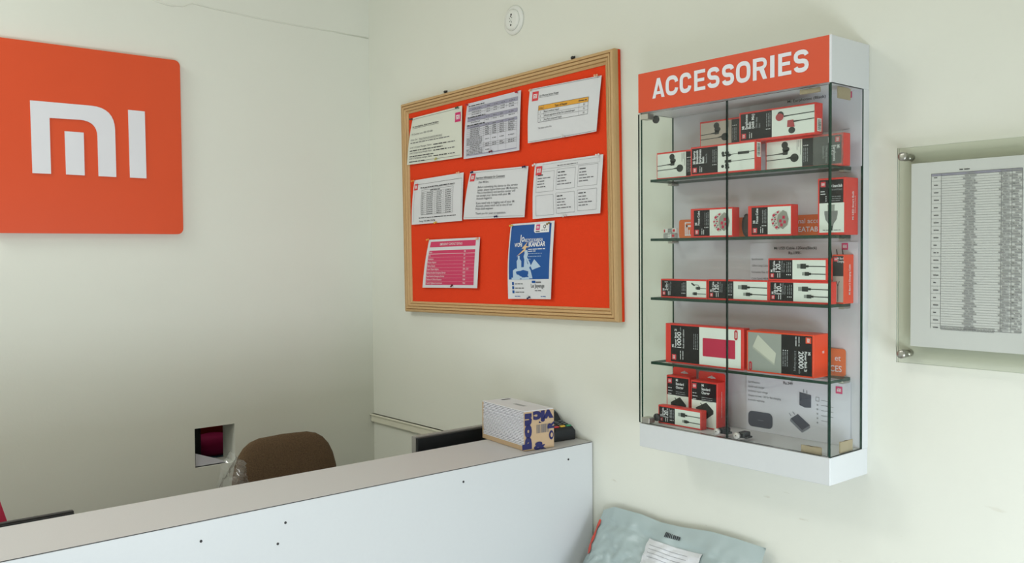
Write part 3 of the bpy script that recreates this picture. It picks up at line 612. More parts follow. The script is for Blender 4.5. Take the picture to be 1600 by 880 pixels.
def pane(name, x0, x1, y0, y1, z0, z1, parent, edge=GLASS_EDGE):
    """glass slab: clear on its two large faces, green on its thin edges"""
    b = B().box(x0, x1, y0, y1, z0, z1); d = (x1-x0, abs(y1-y0), z1-z0); ax = d.index(min(d))
    b.bm.faces.ensure_lookup_table(); b.bm.normal_update()
    for f in b.bm.faces: f.material_index = 0 if abs(f.normal[ax]) > 0.5 else 1
    return b.build(name, [GLASS, edge], parent)
pane('side_glass', 0.0, 0.005, -cD+0.008, -0.023, zB, zH, cb); pane('side_glass', cW-0.005, cW, -cD+0.002, -0.023, zB, zH, cb)
seam = local(onx(1135, 400, -cD)).x
pane('glass_door', -0.001, seam-0.001, -cD, -cD+0.005, zB+0.002, zH-0.003, cb, DOOR_EDGE); pane('glass_door', seam+0.001, cW-0.0055, -cD, -cD+0.005, zB+0.002, zH-0.003, cb, DOOR_EDGE)
SHZ = [1.7145, 1.5755, 1.436, 1.283]
for z in SHZ: pane('glass_shelf', 0.0085, cW-0.026, -0.113, -0.0235, z-0.003-CZ0, z+0.003-CZ0, cb)
for z in SHZ:
    for xx in (0.0085, cW-0.026-0.012): B().box(xx, xx+0.012, -0.05, -0.0232, z-0.0085-CZ0, z-0.0035-CZ0, 0.001).build('shelf_bracket', CHROME, cb)
# hinges, locks, cardboard wedges
for zz, s in ((zH-0.004, -1), (zB+0.003, 1)):
    h = B().box(0.010, 0.032, -cD-0.003, -cD+0.018, zz, zz+s*0.013, 0.001).build('hinge', CHROME, cb)
    put(B().lathe([(0.009, 0), (0.009, 0.004), (0.006, 0.006)], axis='-y', seg=20).build('hinge_boss', DARK_PLASTIC, h), (0.033, -cD+0.026, zz+s*0.012))
for px, py in ((1119, 674.5), (1150, 681)):
    p = local(onx(px, py, -cD-0.006))
    lk = B().lathe([(0.0068, 0), (0.0068, 0.006), (0.006, 0.007)], (p.x, -cD, p.z), '-y', 20).build('lock', NICKEL, cb)
    put(B().lathe([(0.0012, 0), (0.0012, 0.0005)], axis='-y', seg=8).build('keyhole', DARK_PLASTIC, lk), (p.x, -cD-0.0071, p.z))
    B().box(p.x-0.005, p.x+0.012, -cD+0.0055, -cD+0.03, p.z-0.006, p.z+0.006, 0.002).box(p.x+0.010, p.x+0.018, -cD+0.008, -cD+0.028, p.z-0.0065, p.z-0.002, 0.001).build('lock_body', DARK_PLASTIC, lk)
def wedge(px0, py0, px1, py1, side, label):
    if side: p0, p1 = local(ony(px0, py0, CY1)), local(ony(px1, py1, CY1))
    else: p0, p1 = local(onx(px0, py0, -cD+0.012)), local(onx(px1, py1, -cD+0.012))
    z0, z1 = sorted((p0.z, p1.z)); z0 = max(z0, zB+0.0005); z1 = min(z1, zH-0.0005)
    if side: b = B().prism([(0, z0-z0), (0.0, z1-z0), (0.003, z1-z0), (0.003, 0)], p0.y, p1.y); base = Vector((cW-0.0095, 0, z0))
    else: b = B().box(p0.x, p1.x, 0, 0.004, 0, z1-z0); b.box(p0.x+0.001, p1.x-0.003, 0.004, 0.008, 0.0, (z1-z0)*0.94); base = Vector((0, -cD+0.0065, z0))
    rnd = random.Random(px0)
    bmesh.ops.subdivide_edges(b.bm, edges=b.bm.edges[:], cuts=3)
    for v in b.bm.verts:
        if 0.001 < v.co.z: v.co.z += rnd.uniform(-0.0015, 0.0005)
    o = b.build('cardboard_wedge', CARDBOARD); put(o, (base.y, CY0-base.x, CZ0+base.z), RW); tag(o, label, 'cardboard', 'cardboard wedges in the cabinet corners')
wedge(1254, 694, 1285, 714, False, 'folded cardboard wedge inside the lower right end of the cabinet door'); wedge(1318, 692, 1337, 709, True, 'folded cardboard wedge at the foot of the cabinet side glass')
wedge(1252, 148, 1283, 136, False, 'cardboard wedge under the cabinet header, by the right door end'); wedge(1315, 152, 1334, 138, True, 'torn cardboard wedge under the header at the cabinet side glass')

# ------------------------------------------------------------------ packaged goods
def product(name, label, L, h, d, m=BOX_RED, cat='box', group=None):
    """carton lying with its face L x h towards local -y, depth d; origin at the middle of its base"""
    o = B().box(-L/2, L/2, 0, d, 0, h, 0.0009, 1).build(name, m); return tag(o, label, cat, group)
class Face(Art):
    def __init__(s, L, h, rot=None):
        Art.__init__(s, lambda u, v, l: (u-L/2, -0.0002-l, v)); s.L = L; s.h = h
        if rot == 'ccw': s.A = (0, -1, L, 1, 0, 0)
        elif rot == 'cw': s.A = (0, 1, 0, -1, 0, h)
    def plain(s): s.A = (1, 0, 0, 0, 1, 0); return s
def side_art(L, d): return Art(lambda u, v, l: (L/2+0.0002+l, u, v))
def copy_panel(a, W, H, y0, title, small=None, big=None, panel=BOX_BLACK, m=.004, logo=LOGO_RED, size=.0105, cutx=.36):
    """upright carton artwork: dark panel from y0 to the top, logo top left, titles to its right"""
    a.rect(panel, m, y0, W-m, H-m, 1)
    ls = min(.011, W*.18); a.logo(logo, m+.003, H-m-ls-.003, ls)
    y = H-m-.003-size*.75; x = W*cutx
    mw = W-m-.002-x
    for t in title: a.text(WHITE_PRINT, t, x, y, size, .022, sx=.8, maxw=mw); y -= size*.86
    if big:
        y -= big[1]*.72-size*.72; bw = mw*(.74 if big[0].endswith('cm') else .95); a.text(WHITE_PRINT, big[0].replace('cm', ''), x, y, big[1], .015, fit=bw); y -= size*.75
        if big[0].endswith('cm'): a.text(WHITE_PRINT, 'cm', x+bw+.001, y+size*.75, big[1]*.4, .01, fit=mw*.2)
    for i, t in enumerate(small or ()): a.text(GREY_PRINT, t, x, y, size*.72, 0, sx=.8, maxw=mw); y -= size*.75
    for i in range(2): a.bars(WHITE_PRINT, m+.003, H-m-ls-.013-.005*i, W*.2, .0042, 5+i)
    for i in range(3): a.bars(GREY_PRINT, x, y0+.012-.0042*i, W*.45, .0034, 9+i); a.rect(WHITE_PRINT, x-.006, y0+.012-.0042*i, x-.004, y0+.014-.0042*i, 3, 'printed_text')
def at_shelf(o, px, py, X, z, rz=0.0):
    """stand o so that its left lower front corner sits on the ray through a pixel, at depth X on shelf height z"""
    p = onx(px, py, X); L = o.dimensions.x or max(v.co.x for v in o.data.vertices)*2
    put(o, (X, p.y-L/2, z), RW+rz)
def span(px0, px1, py, X): return onx(px0, py, X).y-onx(px1, py, X).y
def hgt(px, py0, py1, X): return onx(px, py0, X).z-onx(px, py1, X).z
def pic_cable(a, u0, v0, u1, v1):
    H = v1-v0; W = u1-u0
    for (uu, vv, s) in ((u0+W*.14, v0+H*.68, 1.0), (u0+W*.30, v0+H*.29, .75)):
        a.rect(PLUG_METAL, uu, vv-H*.11*s, uu+W*.12*s, vv+H*.11*s, 2, 'picture'); a.rect(PLUG, uu+W*.11*s, vv-H*.13*s, uu+W*.28*s, vv+H*.13*s, 3, 'picture'); a.rect(PLUG, uu+W*.28*s, vv-H*.055, uu+W*.36*s, vv+H*.055, 3, 'picture'); a.line(PLUG, uu+W*.28*s, vv, u1, vv-H*.01, H*.045, 3)
def pic_two(a, u0, v0, u1, v1):
    H = v1-v0; W = u1-u0
    a.poly(PLUG, [(u0+W*.28, v0+H*.9), (u0+W*.46, v0+H*.75), (u0+W*.40, v0+H*.68), (u0+W*.24, v0+H*.82)], 3); pts = [(u0+W*.44, v0+H*.78), (u0+W*.6, v0+H*.76), (u0+W*.68, v0+H*.6)]
    for p, q in zip(pts, pts[1:]): a.line(PLUG, *p, *q, H*.03, 3)
    for vv, du in ((v0+H*.56, .52), (v0+H*.22, .36)):
        a.rect(PLUG_METAL, u0+W*(du-.06), vv-H*.07, u0+W*du, vv+H*.07, 2, 'picture'); a.rect(PLUG, u0+W*du, vv-H*.09, u0+W*(du+.18), vv+H*.09, 3, 'picture'); a.line(PLUG, u0+W*(du+.18), vv, u1, vv-H*.01, H*.035, 3)
def pic_ear(a, u0, v0, u1, v1, m=PLUG, flip=False, tips=PLUG):
    H = v1-v0; W = u1-u0
    U = (lambda t: u1-W*t) if flip else (lambda t: u0+W*t)
    if not flip:
        a.ell(m, U(.52), v0+H*.84, W*.09, H*.13); a.ell(tips, U(.555), v0+H*.68, W*.10, H*.10, 3); a.poly(m, [(U(.47), v0+H*.64), (U(.62), v0+H*.66), (U(.60), v0+H*.48), (U(.47), v0+H*.48)], 3)
        a.poly(tips, [(U(.5), v0+H*.57), (U(.30), v0+H*.535), (U(.30), v0+H*.515), (U(.5), v0+H*.50)], 4); a.line(tips, U(0), v0+H*.505, U(.32), v0+H*.525, H*.026, 3)
        a.ell(m, U(.79), v0+H*.34, W*.115, H*.155); a.poly(tips, [(U(.70), v0+H*.40), (U(.54), v0+H*.345), (U(.54), v0+H*.325), (U(.70), v0+H*.32)], 3); a.line(tips, U(0), v0+H*.315, U(.55), v0+H*.335, H*.026, 3)
    else:
        a.ell(tips, U(.79), v0+H*.77, W*.08, H*.14, 2); a.ell(m, U(.81), v0+H*.70, W*.095, H*.14, 3); a.poly(tips, [(U(.71), v0+H*.74), (U(.55), v0+H*.735), (U(.55), v0+H*.71), (U(.71), v0+H*.68)], 3); a.line(tips, U(.56), v0+H*.722, U(0), v0+H*.74, H*.03, 3)
        a.ell(tips, U(.52), v0+H*.17, W*.08, H*.12, 2); a.poly(m, [(U(.62), v0+H*.54), (U(.48), v0+H*.55), (U(.45), v0+H*.28), (U(.63), v0+H*.3)], 3); a.poly(tips, [(U(.48), v0+H*.51), (U(.30), v0+H*.50), (U(.30), v0+H*.475), (U(.48), v0+H*.45)], 4); a.line(tips, U(.32), v0+H*.488, U(0), v0+H*.505, H*.03, 3)
def pic_sport(a, u0, v0, u1, v1):
    H = v1-v0; W = u1-u0
    a.line(PLUG, u0+W*.3, v0+H*.62, u1, v0+H*.68, H*.02, 2); a.line(PLUG, u0+W*.3, v0+H*.36, u1, v0+H*.39, H*.02, 2)
    a.rect(PLUG, u0+W*.56, v0+H*.6, u0+W*.86, v0+H*.70, 3, 'picture'); a.rect(PLUG, u0+W*.2, v0+H*.33, u0+W*.38, v0+H*.43, 3, 'picture')
    for (x, z, rx, rz) in ((.15, .70, .04, .07), (.26, .71, .06, .06), (.3, .61, .08, .06), (.17, .61, .05, .04), (.26, .24, .05, .09), (.14, .2, .04, .06), (.27, .14, .06, .05)): a.ell(PLUG, u0+W*x, v0+H*z, W*rx, H*rz, 3)
CUBE_P = mat('printed_cube_pale', (205, 202, 192), 0.5, 0.03); CUBE_G = mat('printed_cube_grey', (150, 148, 136), 0.5, 0.04)
def pic_cube(a, u0, v0, u1, v1):
    W = u1-u0; H = v1-v0; cx, cy = u0+W*.52, v0+H*.5; s = min(W, H)*.36
    a.poly(CUBE_P, [(cx-s*.1, cy+s*1.05), (cx-s*.75, cy+s*.75), (cx-s*1.05, cy+s*.1), (cx-s*.9, cy-s*.55), (cx-s*.35, cy-s*1.0), (cx+s*.1, cy-s*.9), (cx+s*.2, cy+s*.9)], 2)
    a.poly(CUBE_G, [(cx-s*.2, cy+s*.55), (cx+s*.4, cy+s*1.05), (cx+s*.85, cy+s*.85), (cx+s*1.1, cy+s*.1), (cx+s*.95, cy-s*.5), (cx+s*.4, cy-s*.95), (cx-s*.15, cy-s*.6), (cx-s*.3, cy)], 3)
    for (x, y, r) in ((-.68, .55, .2), (-.88, .1, .14), (-.78, -.3, .16), (-.2, .86, .16), (-.35, -.72, .2), (-.5, .12, .12)): a.poly(CRIMSON, [(cx+s*(x-r), cy+s*(y+r*.2)), (cx+s*(x+r*.5), cy+s*(y+r*.8)), (cx+s*(x+r), cy+s*(y-r*.2)), (cx+s*(x-r*.4), cy+s*(y-r*.9))], 4)
    for (x, y) in ((.12, -.08), (.5, .3), (.62, -.2), (.25, -.5)): a.poly(CRIMSON, [(cx+s*(x-.17), cy+s*(y-.14)), (cx+s*(x-.13), cy+s*(y+.18)), (cx+s*(x+.17), cy+s*(y+.14)), (cx+s*(x+.14), cy+s*(y-.16))], 4)
    for (x, y) in ((-.55, .32), (-.6, -.08), (-.42, .62), (-.55, -.5), (-.08, -.78), (-.4, -.3)): a.ell(PLUG, cx+s*x, cy+s*y, s*.09, s*.06, 4, n=8, rot=.6)
def barcode(a, u0, v0, u1, v1, vert=True):
    a.rect(BOX_WHITE, u0, v0, u1, v1, 1, 'barcode_sticker'); r = random.Random(3); t = .1
    while t < .9:
        w_ = r.uniform(.02, .06)
        if vert: a.rect(INK, u0+(u1-u0)*.15, v0+(v1-v0)*t, u0+(u1-u0)*.85, v0+(v1-v0)*(t+w_), 2, 'barcode_sticker')
        else: a.rect(INK, u0+(u1-u0)*t, v0+(v1-v0)*.2, u0+(u1-u0)*(t+w_), v0+(v1-v0)*.8, 2, 'barcode_sticker')
        t += w_+r.uniform(.02, .05)
Z1, Z2, Z3, Z4, ZB = [z+0.0032 for z in SHZ]+[CZ0+zB+0.0003]
def cw_ear(label, px0, py, X, L, h, z, panel, white, d=.03):
    """earphone carton turned clockwise: white picture half on the left, dark half on the right"""
    o = product('earphone_box', label, L, h, d, BOX_RED, 'box', 'earphone boxes on the top cabinet shelf'); a = Face(L, h, 'cw')
    copy_panel(a, h, L, L*.49, ['Mi', 'Earphones', 'BASIC'], ['Ultra deep bass', 'Comfort fit'], panel=panel, size=.0095); a.plain()
    a.rect(white, .003, .004, L*.49, h-.004, 1); pic_ear(a, .003, .004, L*.49, h-.004)
    for i in range(3): a.line(INK_SOFT, L*.47-.004*i, h-.006, L*.47-.004*i, h-.006-(.03, .014, .02)[i], .0008, 3, 'printed_text')
    a.build(o); at_shelf(o, px0, py, X, z); return o
XF = -0.098
h1 = hgt(1196, 216, 263.6, -.08); L1 = span(1196, 1318, 250, -.076)
XC1 = -0.076; cC = cw_ear('plastic wrapped earphone box at the right end of the top shelf, lower row', 1196, 263, XC1, L1, h1, Z1, BOX_CHAR, BOX_WHITE, .026)
XA = -0.0915
cA = cw_ear('earphone box at the left end of the top shelf, lower row', 1026, 277, XA, L1, h1*.985, Z1, BOX_BLACK, BOX_WHITE, .026)
XS = -.1122; LB = span(1079, 1181, 250, XS); o = product('earphone_box', 'sports bluetooth earphone box in the middle of the lower row on the top shelf', LB, h1, .0200, BOX_RED, 'box', 'earphone boxes on the top cabinet shelf')
a = Face(LB, h1, 'ccw'); k = .0085; copy_panel(a, h1, LB, LB*.565, ['Mi Sports', 'Bluetooth', 'Earphones', 'Basic'], ['Secure fit'], size=.0095, cutx=.40); a.plain()
a.rect(BOX_WHITE, LB*.435, .004, LB-.003, h1-.004, 1); pic_sport(a, LB*.435, .004, LB-.003, h1-.004); a.build(o)
a = side_art(LB, .03); barcode(a, .003, h1*.46, .017, h1*.94); a.build(o); at_shelf(o, 1079, 275, XS, Z1)
# upper row, resting on the lower boxes
XE = -0.094; hE = hgt(1157, 168, 214.5, XE); LE = span(1156, 1276, 190, XE); zE = Z1+h1+.0004
o = product('earphone_box', 'red bud earphone box at the front of the upper row on the top shelf', LE, hE, .026, BOX_RED, 'box', 'earphone boxes on the top cabinet shelf')
a = Face(LE, hE, 'ccw'); copy_panel(a, hE, LE, LE*.555, ['Mi', 'Earphones', 'Basic', '(with Mic)'], ['Ultra deep', 'bass'], size=.0095, cutx=.42); a.plain(); a.rect(BOX_WHITE, LE*.445, .004, LE-.003, hE-.004, 1); pic_ear(a, LE*.445, .004, LE-.003, hE-.004, mat('printed_red_bud', (176, 66, 70), .5, .04), True); a.build(o)
a = side_art(LE, .026); barcode(a, .004, .006, .020, hE*.5); a.build(o); at_shelf(o, 1155, 214, XE, zE)
o = cw_ear('dull earphone box at the rear left of the upper row on the top shelf', 1093.5, 221, -0.055, L1, h1*.97, zE+0.0005, BOX_CHAR, BOX_SILVER, .024)
# clear wrapper round the right lower earphone box
def crumple(name, L, h, d, seed, label):
    b = B().box(-L/2, L/2, 0, d, 0, h); bmesh.ops.subdivide_edges(b.bm, edges=b.bm.edges[:], cuts=7, use_grid_fill=True); r = random.Random(seed)
    for v in b.bm.verts: v.co += Vector((r.uniform(-.0009, .0009), -abs(r.uniform(0, .0012)), r.uniform(0, .0008) if v.co.z > .002 else 0))
    o = b.build(name, WRAP); return tag(o, label, 'wrapper')
o = crumple('plastic_wrapper', L1*.36, h1+.003, .0015, 4, 'crumpled clear plastic wrapper over the right end of an earphone box'); p = onx(1196, 263, XC1)
put(o, (XC1-0.0045, p.y-L1*.825, Z1+.0002), RW)

# shelf 2
XC = -0.088
def cube_box(px0, px1, px2, py0, py1, label):
    L = span(px0, px1, (py0+py1)/2, XC); h = hgt(px0, py0, py1, XC); d = .026
    o = product('focus_cube_box', label, L, h, d, BOX_RED, 'box', 'cube toy boxes on the second cabinet shelf'); a = Face(L, h, 'ccw')
    copy_panel(a, h, L-.006, L*.53, ['Mi', 'Focus Cube'], [], size=.0085, cutx=.42); a.plain(); a.rect(BOX_WHITE, L*.47, .004, L-.001, h-.004, 1); pic_cube(a, L*.47, .004, L-.001, h-.004); a.build(o); at_shelf(o, px0, py1, XC, Z2); return o
cube_box(1079, 1144.5, 1152, 326.5, 371.5, 'cube toy box on the second shelf, nearer the small toy cubes'); cube_box(1168.5, 1236.5, 1244, 323.5, 371, 'cube toy box on the second shelf, nearer the tall bulb box')
# toy of small cubes
tq = onx(1036, 373, -.085); ty = empty('cube_toy', (-.085, tq.y, Z2), RW, 'small white and red toy made of joined little cubes', 'toy'); r = random.Random(2); TOYW = mat('toy_white', (226, 226, 220), .4, .03); TOYG = mat('toy_grey', (168, 168, 164), .4, .03); TOYR = mat('toy_red', (200, 36, 54), .4, .03); s = .0118
for i in range(3):
    for j in range(2):
        q = put(B().box(0, s, 0, s, 0, s, .002).build('cubelet', (TOYG if (i+j) % 2 == 0 else TOYW), ty), (i*(s+.0004)+.002*j, -.004*i*0, j*(s+.0004)))
        if i == 2: B().box(.003, s-.002, -.0006, 0, .003, s-.003).build('button', TOYR, q)
        elif i == 1:
            for (u, v) in ((.003, .004), (.003, .008), (.007, .004), (.007, .008)): B().box(u, u+.0016, -.0005, 0, v, v+.0016).build('dimple', DARK_PLASTIC, q)
        elif j == 1: B().box(.001, .0045, -.0006, 0, .002, s-.003).build('button', TOYR, q)
# orange strip cards standing at the back of two shelves
def strip_card(px0, py0, py1, px1, z, label, shift):
    X = -.0262; L = span(px0, px1, (py0+py1)/2, X); h = hgt(px0, py0, py1, X)
    o = B().prism(rrect(-L/2, 0, L/2, h, .006, 4), 0, .0016).build('orange_strip_card', ORANGE_CARD); tag(o, label, 'card', 'orange strip cards on the cabinet shelves'); return o, L, h, X
o, L, h, X = strip_card(1061, 340, 369, 1290, Z2, 'orange strip card behind the cube toy boxes on the second shelf', 0)
a = Face(L, h); a.rect(SIGN_WHITE, .018, h*.14, .018+h*.62, h*.86, 1, 'printed_logo'); a.rect(ORANGE_CARD, .021, h*.20, .014+h*.62, h*.80, 2, 'printed_logo')
for q in ((.018+h*.12, h*.2, .018+h*.2, h*.7), (.018+h*.12, h*.6, .018+h*.5, h*.7), (.018+h*.42, h*.2, .018+h*.5, h*.7), (.018+h*.26, h*.2, .018+h*.34, h*.45)): a.rect(SIGN_WHITE, *q, 3, 'printed_logo')
ua = span(1061, 1248, 350, X); ub = span(1061, 1284, 350, X); cw_ = (ub-ua)
a.text(SIGN_WHITE, 'nal acces', ua, h*.60, h*.33, .004, fit=cw_); a.text(SIGN_WHITE, 'EATABL', ua, h*.20, h*.34, .012, fit=cw_)
a.build(o); at_shelf(o, 1061, 369, X, Z2)
o, L, h, X = strip_card(1240, 546, 587, 1321, Z4, 'orange strip card behind the power bank boxes on the fourth shelf', 0)
a = Face(L, h); uu = L-.010; a.text(SIGN_WHITE, 'et', uu, h*.56, h*.30, .004, al='r'); a.text(SIGN_WHITE, 'CES', uu+.002, h*.16, h*.32, .01, al='r', sx=.9); a.build(o); at_shelf(o, 1240, 586, X, Z4)
# dark strap loop between the cube boxes
q = onx(1162, 372, -.07); b = B(); n = 24
for i in range(n):
    pass
pts = [(0.0085*math.cos(t), 0, 0.026+0.0235*math.sin(t)) for t in [2*math.pi*i/n for i in range(n+1)]]
b.tube(pts, .0024, 8); o = put(b.build('strap_loop', DARK_PLASTIC), (-.05, q.y+.006, Z2), RW+.5); tag(o, 'dark oval strap loop standing between the two cube toy boxes', 'strap')
B().prism([(.0085*math.cos(t), .026+.0225*math.sin(t)) for t in [2*math.pi*i/20 for i in range(20)]], -.001, .001).build('strap_core', mat('strap_rubber', (74, 74, 68), .6, .15, 200), o)
# bulb box
XBb = -.078; L = span(1277.5, 1320.5, 320, XBb); h = hgt(1278, 279.8, 368, XBb); d = .050
o = product('bulb_box', 'tall smart bulb box at the right end of the second shelf', L, h, d, BOX_RED, 'box'); a = Face(L, h)
copy_panel(a, L, h, h*.56, ['Mi', 'LED Smart Bulb'], ['(White and Color)'], size=.0075, cutx=.40); a.rect(BOX_WHITE, .004, .005, L-.002, h*.56, 1); cx = L*.5
BULB = mat('printed_bulb_grey', (128, 130, 126), .5, .04)
a.poly(BOX_GREY, [(cx-L*.12, h*.42), (cx+L*.12, h*.42), (cx+L*.13, h*.53), (cx-L*.13, h*.53)], 2); a.poly(BULB, [(cx-L*.24, h*.42), (cx+L*.24, h*.42), (cx+L*.24, h*.37), (cx+L*.20, h*.27), (cx+L*.10, h*.20), (cx+L*.08, h*.16), (cx-L*.08, h*.16), (cx-L*.10, h*.20), (cx-L*.20, h*.27), (cx-L*.24, h*.37)], 3); a.poly(PLUG, [(cx-L*.07, h*.16), (cx+L*.07, h*.16), (cx+L*.05, h*.09), (cx, h*.06), (cx-L*.05, h*.09)], 3)
a.bars(INK_SOFT, L*.2, .009, L*.65, .004, 3); a.build(o)
a = side_art(L, d); a.A = (0, -1, d*.62, 1, 0, 0); a.text(WHITE_PRINT, 'Mi LED Smart Bulb', h*.26, 0, .009, .01, fit=h*.5); a.text(WHITE_PRINT, '(White and Color)', h*.38, -.007, .005, 0, fit=h*.3); a.build(o); at_shelf(o, 1277.5, 367, XBb, Z2)

# shelf 3: cable boxes
XK = -0.100; G3 = 'cable boxes in the cabinet'
def cable_box(L, h, d, label, title, big, small, pic, cut):
    o = product('cable_box', label, L, h, d, BOX_RED, 'box', G3); a = Face(L, h, 'ccw'); copy_panel(a, h, L, L*(1-cut), title, small, big, m=.0035, size=.0068, cutx=.38); a.plain()
    a.rect(BOX_WHITE, L*cut, .0035, L-.0025, h-.0035, 1); pic(a, L*cut, .0035, L-.0025, h-.0035); a.build(o); return o
h3 = hgt(1107, 435, 466.5, XK)
o = cable_box(span(1032.5, 1105, 450, XK), h3*.97, .022, 'two in one cable box at the left end of the third shelf', ['Mi'], ('2-in-1', .013), ['USB Cable', 'Micro USB to Type C'], pic_two, .57); at_shelf(o, 1032.5, 466, XK, Z3)
t120 = dict(title=['Mi', 'USB Cable'], big=('120cm', .0165), small=['Support 2A Charging', 'Fast Charge'])
LH = span(1106, 1200.5, 450, XK); cable_o = cable_box(LH, h3, .022, 'cable box in the middle of the bottom row on the third shelf', pic=pic_cable, cut=.44, **t120); at_shelf(cable_o, 1106, 467, XK, Z3)
LI = span(1201.5, 1298, 450, XK); o = cable_box(LI, h3, .022, 'cable box at the right of the bottom row on the third shelf, under another', pic=pic_cable, cut=.41, **t120); at_shelf(o, 1201.5, 470, XK, Z3)
LJ = span(1200, 1292, 420, XK); o = cable_box(LJ, hgt(1200, 403, 437.5, XK), .022, 'cable box stacked on top of another on the third shelf', pic=pic_cable, cut=.43, **t120); at_shelf(o, 1200, 437, XK, Z3+h3+.0003)
XL = -.064; L = span(1300, 1318.4, 440, XL); h = hgt(1310, 399, 476, XL); d = .038
o = product('band_cable_box', 'upright charging cable box at the right end of the third shelf', L, h, d, BOX_ORANGE, 'box'); a = Face(L, h); a.rect(BOX_CHAR, .002, h*.56, L-.001, h*.97, 1); a.logo(LOGO_RED, .004, h*.86, .009)
a.text(WHITE_PRINT, 'Mi Band', L*.45, h*.90, .006, .01, sx=.7); a.text(WHITE_PRINT, 'Charging', L*.45, h*.84, .006, .01, sx=.7); a.rect(BOX_SILVER, .002, .003, L-.001, h*.56, 1); a.line(PLUG, L*.5, .004, L*.5, h*.36, .0012); a.line(PLUG, L*.5, h*.36, L*.36, h*.46, .0012); a.line(PLUG, L*.5, h*.36, L*.64, h*.46, .0012); a.build(o)
a = side_art(L, d); a.A = (0, -1, d*.62, 1, 0, 0); a.text(WHITE_PRINT, 'Mi Band 2 Charging Cable', h*.18, 0, .0085, .012, fit=h*.62); a.build(o); at_shelf(o, 1300, 476, XL, Z3)
# price sheets standing at the back panel
def price_sheet(px0, px1, py0, py1, z, name, label, draw, X=-.0250):
    L = span(px0, px1, (py0+py1)/2, X); h = onx((px0+px1)/2, py0, X).z-z
    o = B().box(-L/2, L/2, 0, .0005, 0, h).build(name, PAPER_GREY); tag(o, label, 'price sheet'); a = Face(L, h); draw(a, L, h); a.build(o); p = onx(px0, (py0+py1)/2, X); put(o, (X, p.y-L/2, z), RW); return o
def e1(a, W, H):
    a.text(INK, 'Mi USB Cable 120cm(Black)', W*.24, H*.885, .0085, .004, fit=W*.40); a.text(INK, 'Rs.199/-', W*.38, H*.80, .0085, .008, fit=W*.12); a.logo(LOGO_PINK, W*.86, H*.87, .014)
    for i, t in enumerate(('Specifications', '120cm Long Cable', 'Connector Size: USB', 'Cable Speed: 480 Mbps', '6 months warranty')): a.text(INK_SOFT, t, W*.015, H*(.70-.115*i), .0062, .002, sx=.9)
    for i in range(3): a.line(BOX_CHAR, W*(.765+.05*i), H*.88, W*(.785+.05*i), H*.62, .0022)
price_sheet(1172.5, 1341, 379, 470, Z3, 'price_sheet', 'price sheet for a black cable at the back of the third shelf', e1)
CHG = mat('printed_charger_grey', (76, 78, 90), .5, .05); CHG2 = mat('printed_charger_side', (128, 130, 140), .5, .05)
def e2(a, W, H):
    a.logo(LOGO_PINK, W*.87, H*.80, .015); a.text(INK, 'Rs.349', W*.38, H*.845, .0085, .008, fit=W*.09); a.text(INK, 'Mi Charger 2A', W*.30, H*.925, .0085, .006, fit=W*.28)
    for i, t in enumerate(('Specifications:', 'Quick wall charger', 'Universal input voltage', 'Output current - 2A for fast charging', '6 months warranty')): a.text(INK_SOFT, t, W*.02, H*(.80-.075*i), .0062, .002, sx=.9)
    a.poly(CHG, rrect(W*.02, H*.07, W*.27, H*.33, .010, 4), 2); a.rect(CHG2, W*.12, H*.185, W*.18, H*.195, 3, 'picture')
    a.poly(CHG, [(W*.535, H*.75), (W*.645, H*.72), (W*.645, H*.52), (W*.585, H*.51), (W*.535, H*.54)], 2); a.line(CHG2, W*.575, H*.75, W*.575, H*.80, .002); a.line(CHG2, W*.605, H*.74, W*.605, H*.79, .002)
    a.poly(CHG, [(W*.45, H*.30), (W*.52, H*.39), (W*.635, H*.24), (W*.56, H*.14)], 2); a.poly(CHG2, [(W*.45, H*.30), (W*.56, H*.14), (W*.56, H*.10), (W*.445, H*.26)], 3); a.poly(CHG2, [(W*.56, H*.14), (W*.635, H*.24), (W*.635, H*.20), (W*.56, H*.10)], 3); a.line(CHG2, W*.455, H*.345, W*.435, H*.385, .0016); a.line(CHG2, W*.49, H*.375, W*.47, H*.415, .0016)
    a.frame(INK_SOFT, W*.69, H*.64, W*.72, H*.70, .0008)
    for i in range(5): a.line(INK_SOFT, W*.74, H*(.66-.08*i), W*(.80+.05*(i in (1, 2, 3))), H*(.655-.08*i), .0008); a.ell(INK_FAINT, W*.705, H*(.58-.07*i), .002, .002)
price_sheet(1166.5, 1329, 588, 672, ZB, 'price_sheet', 'price sheet with charger pictures at the back of the cabinet floor', e2)
def e3(a, W, H):
    a.logo(LOGO_PINK, W*.87, H*.83, .013); a.text(INK, 'Mi Earphones (Black)', W*.36, H*.88, .0085, .004, fit=W*.34)
    for i in range(4): a.line(INK_SOFT, W*.78, H*(.45-.14*i), W*.9, H*(.46-.14*i), .0008)
price_sheet(1172, 1347, 142, 250, Z1, 'price_sheet', 'price sheet behind the earphone boxes at the back of the top shelf', e3)
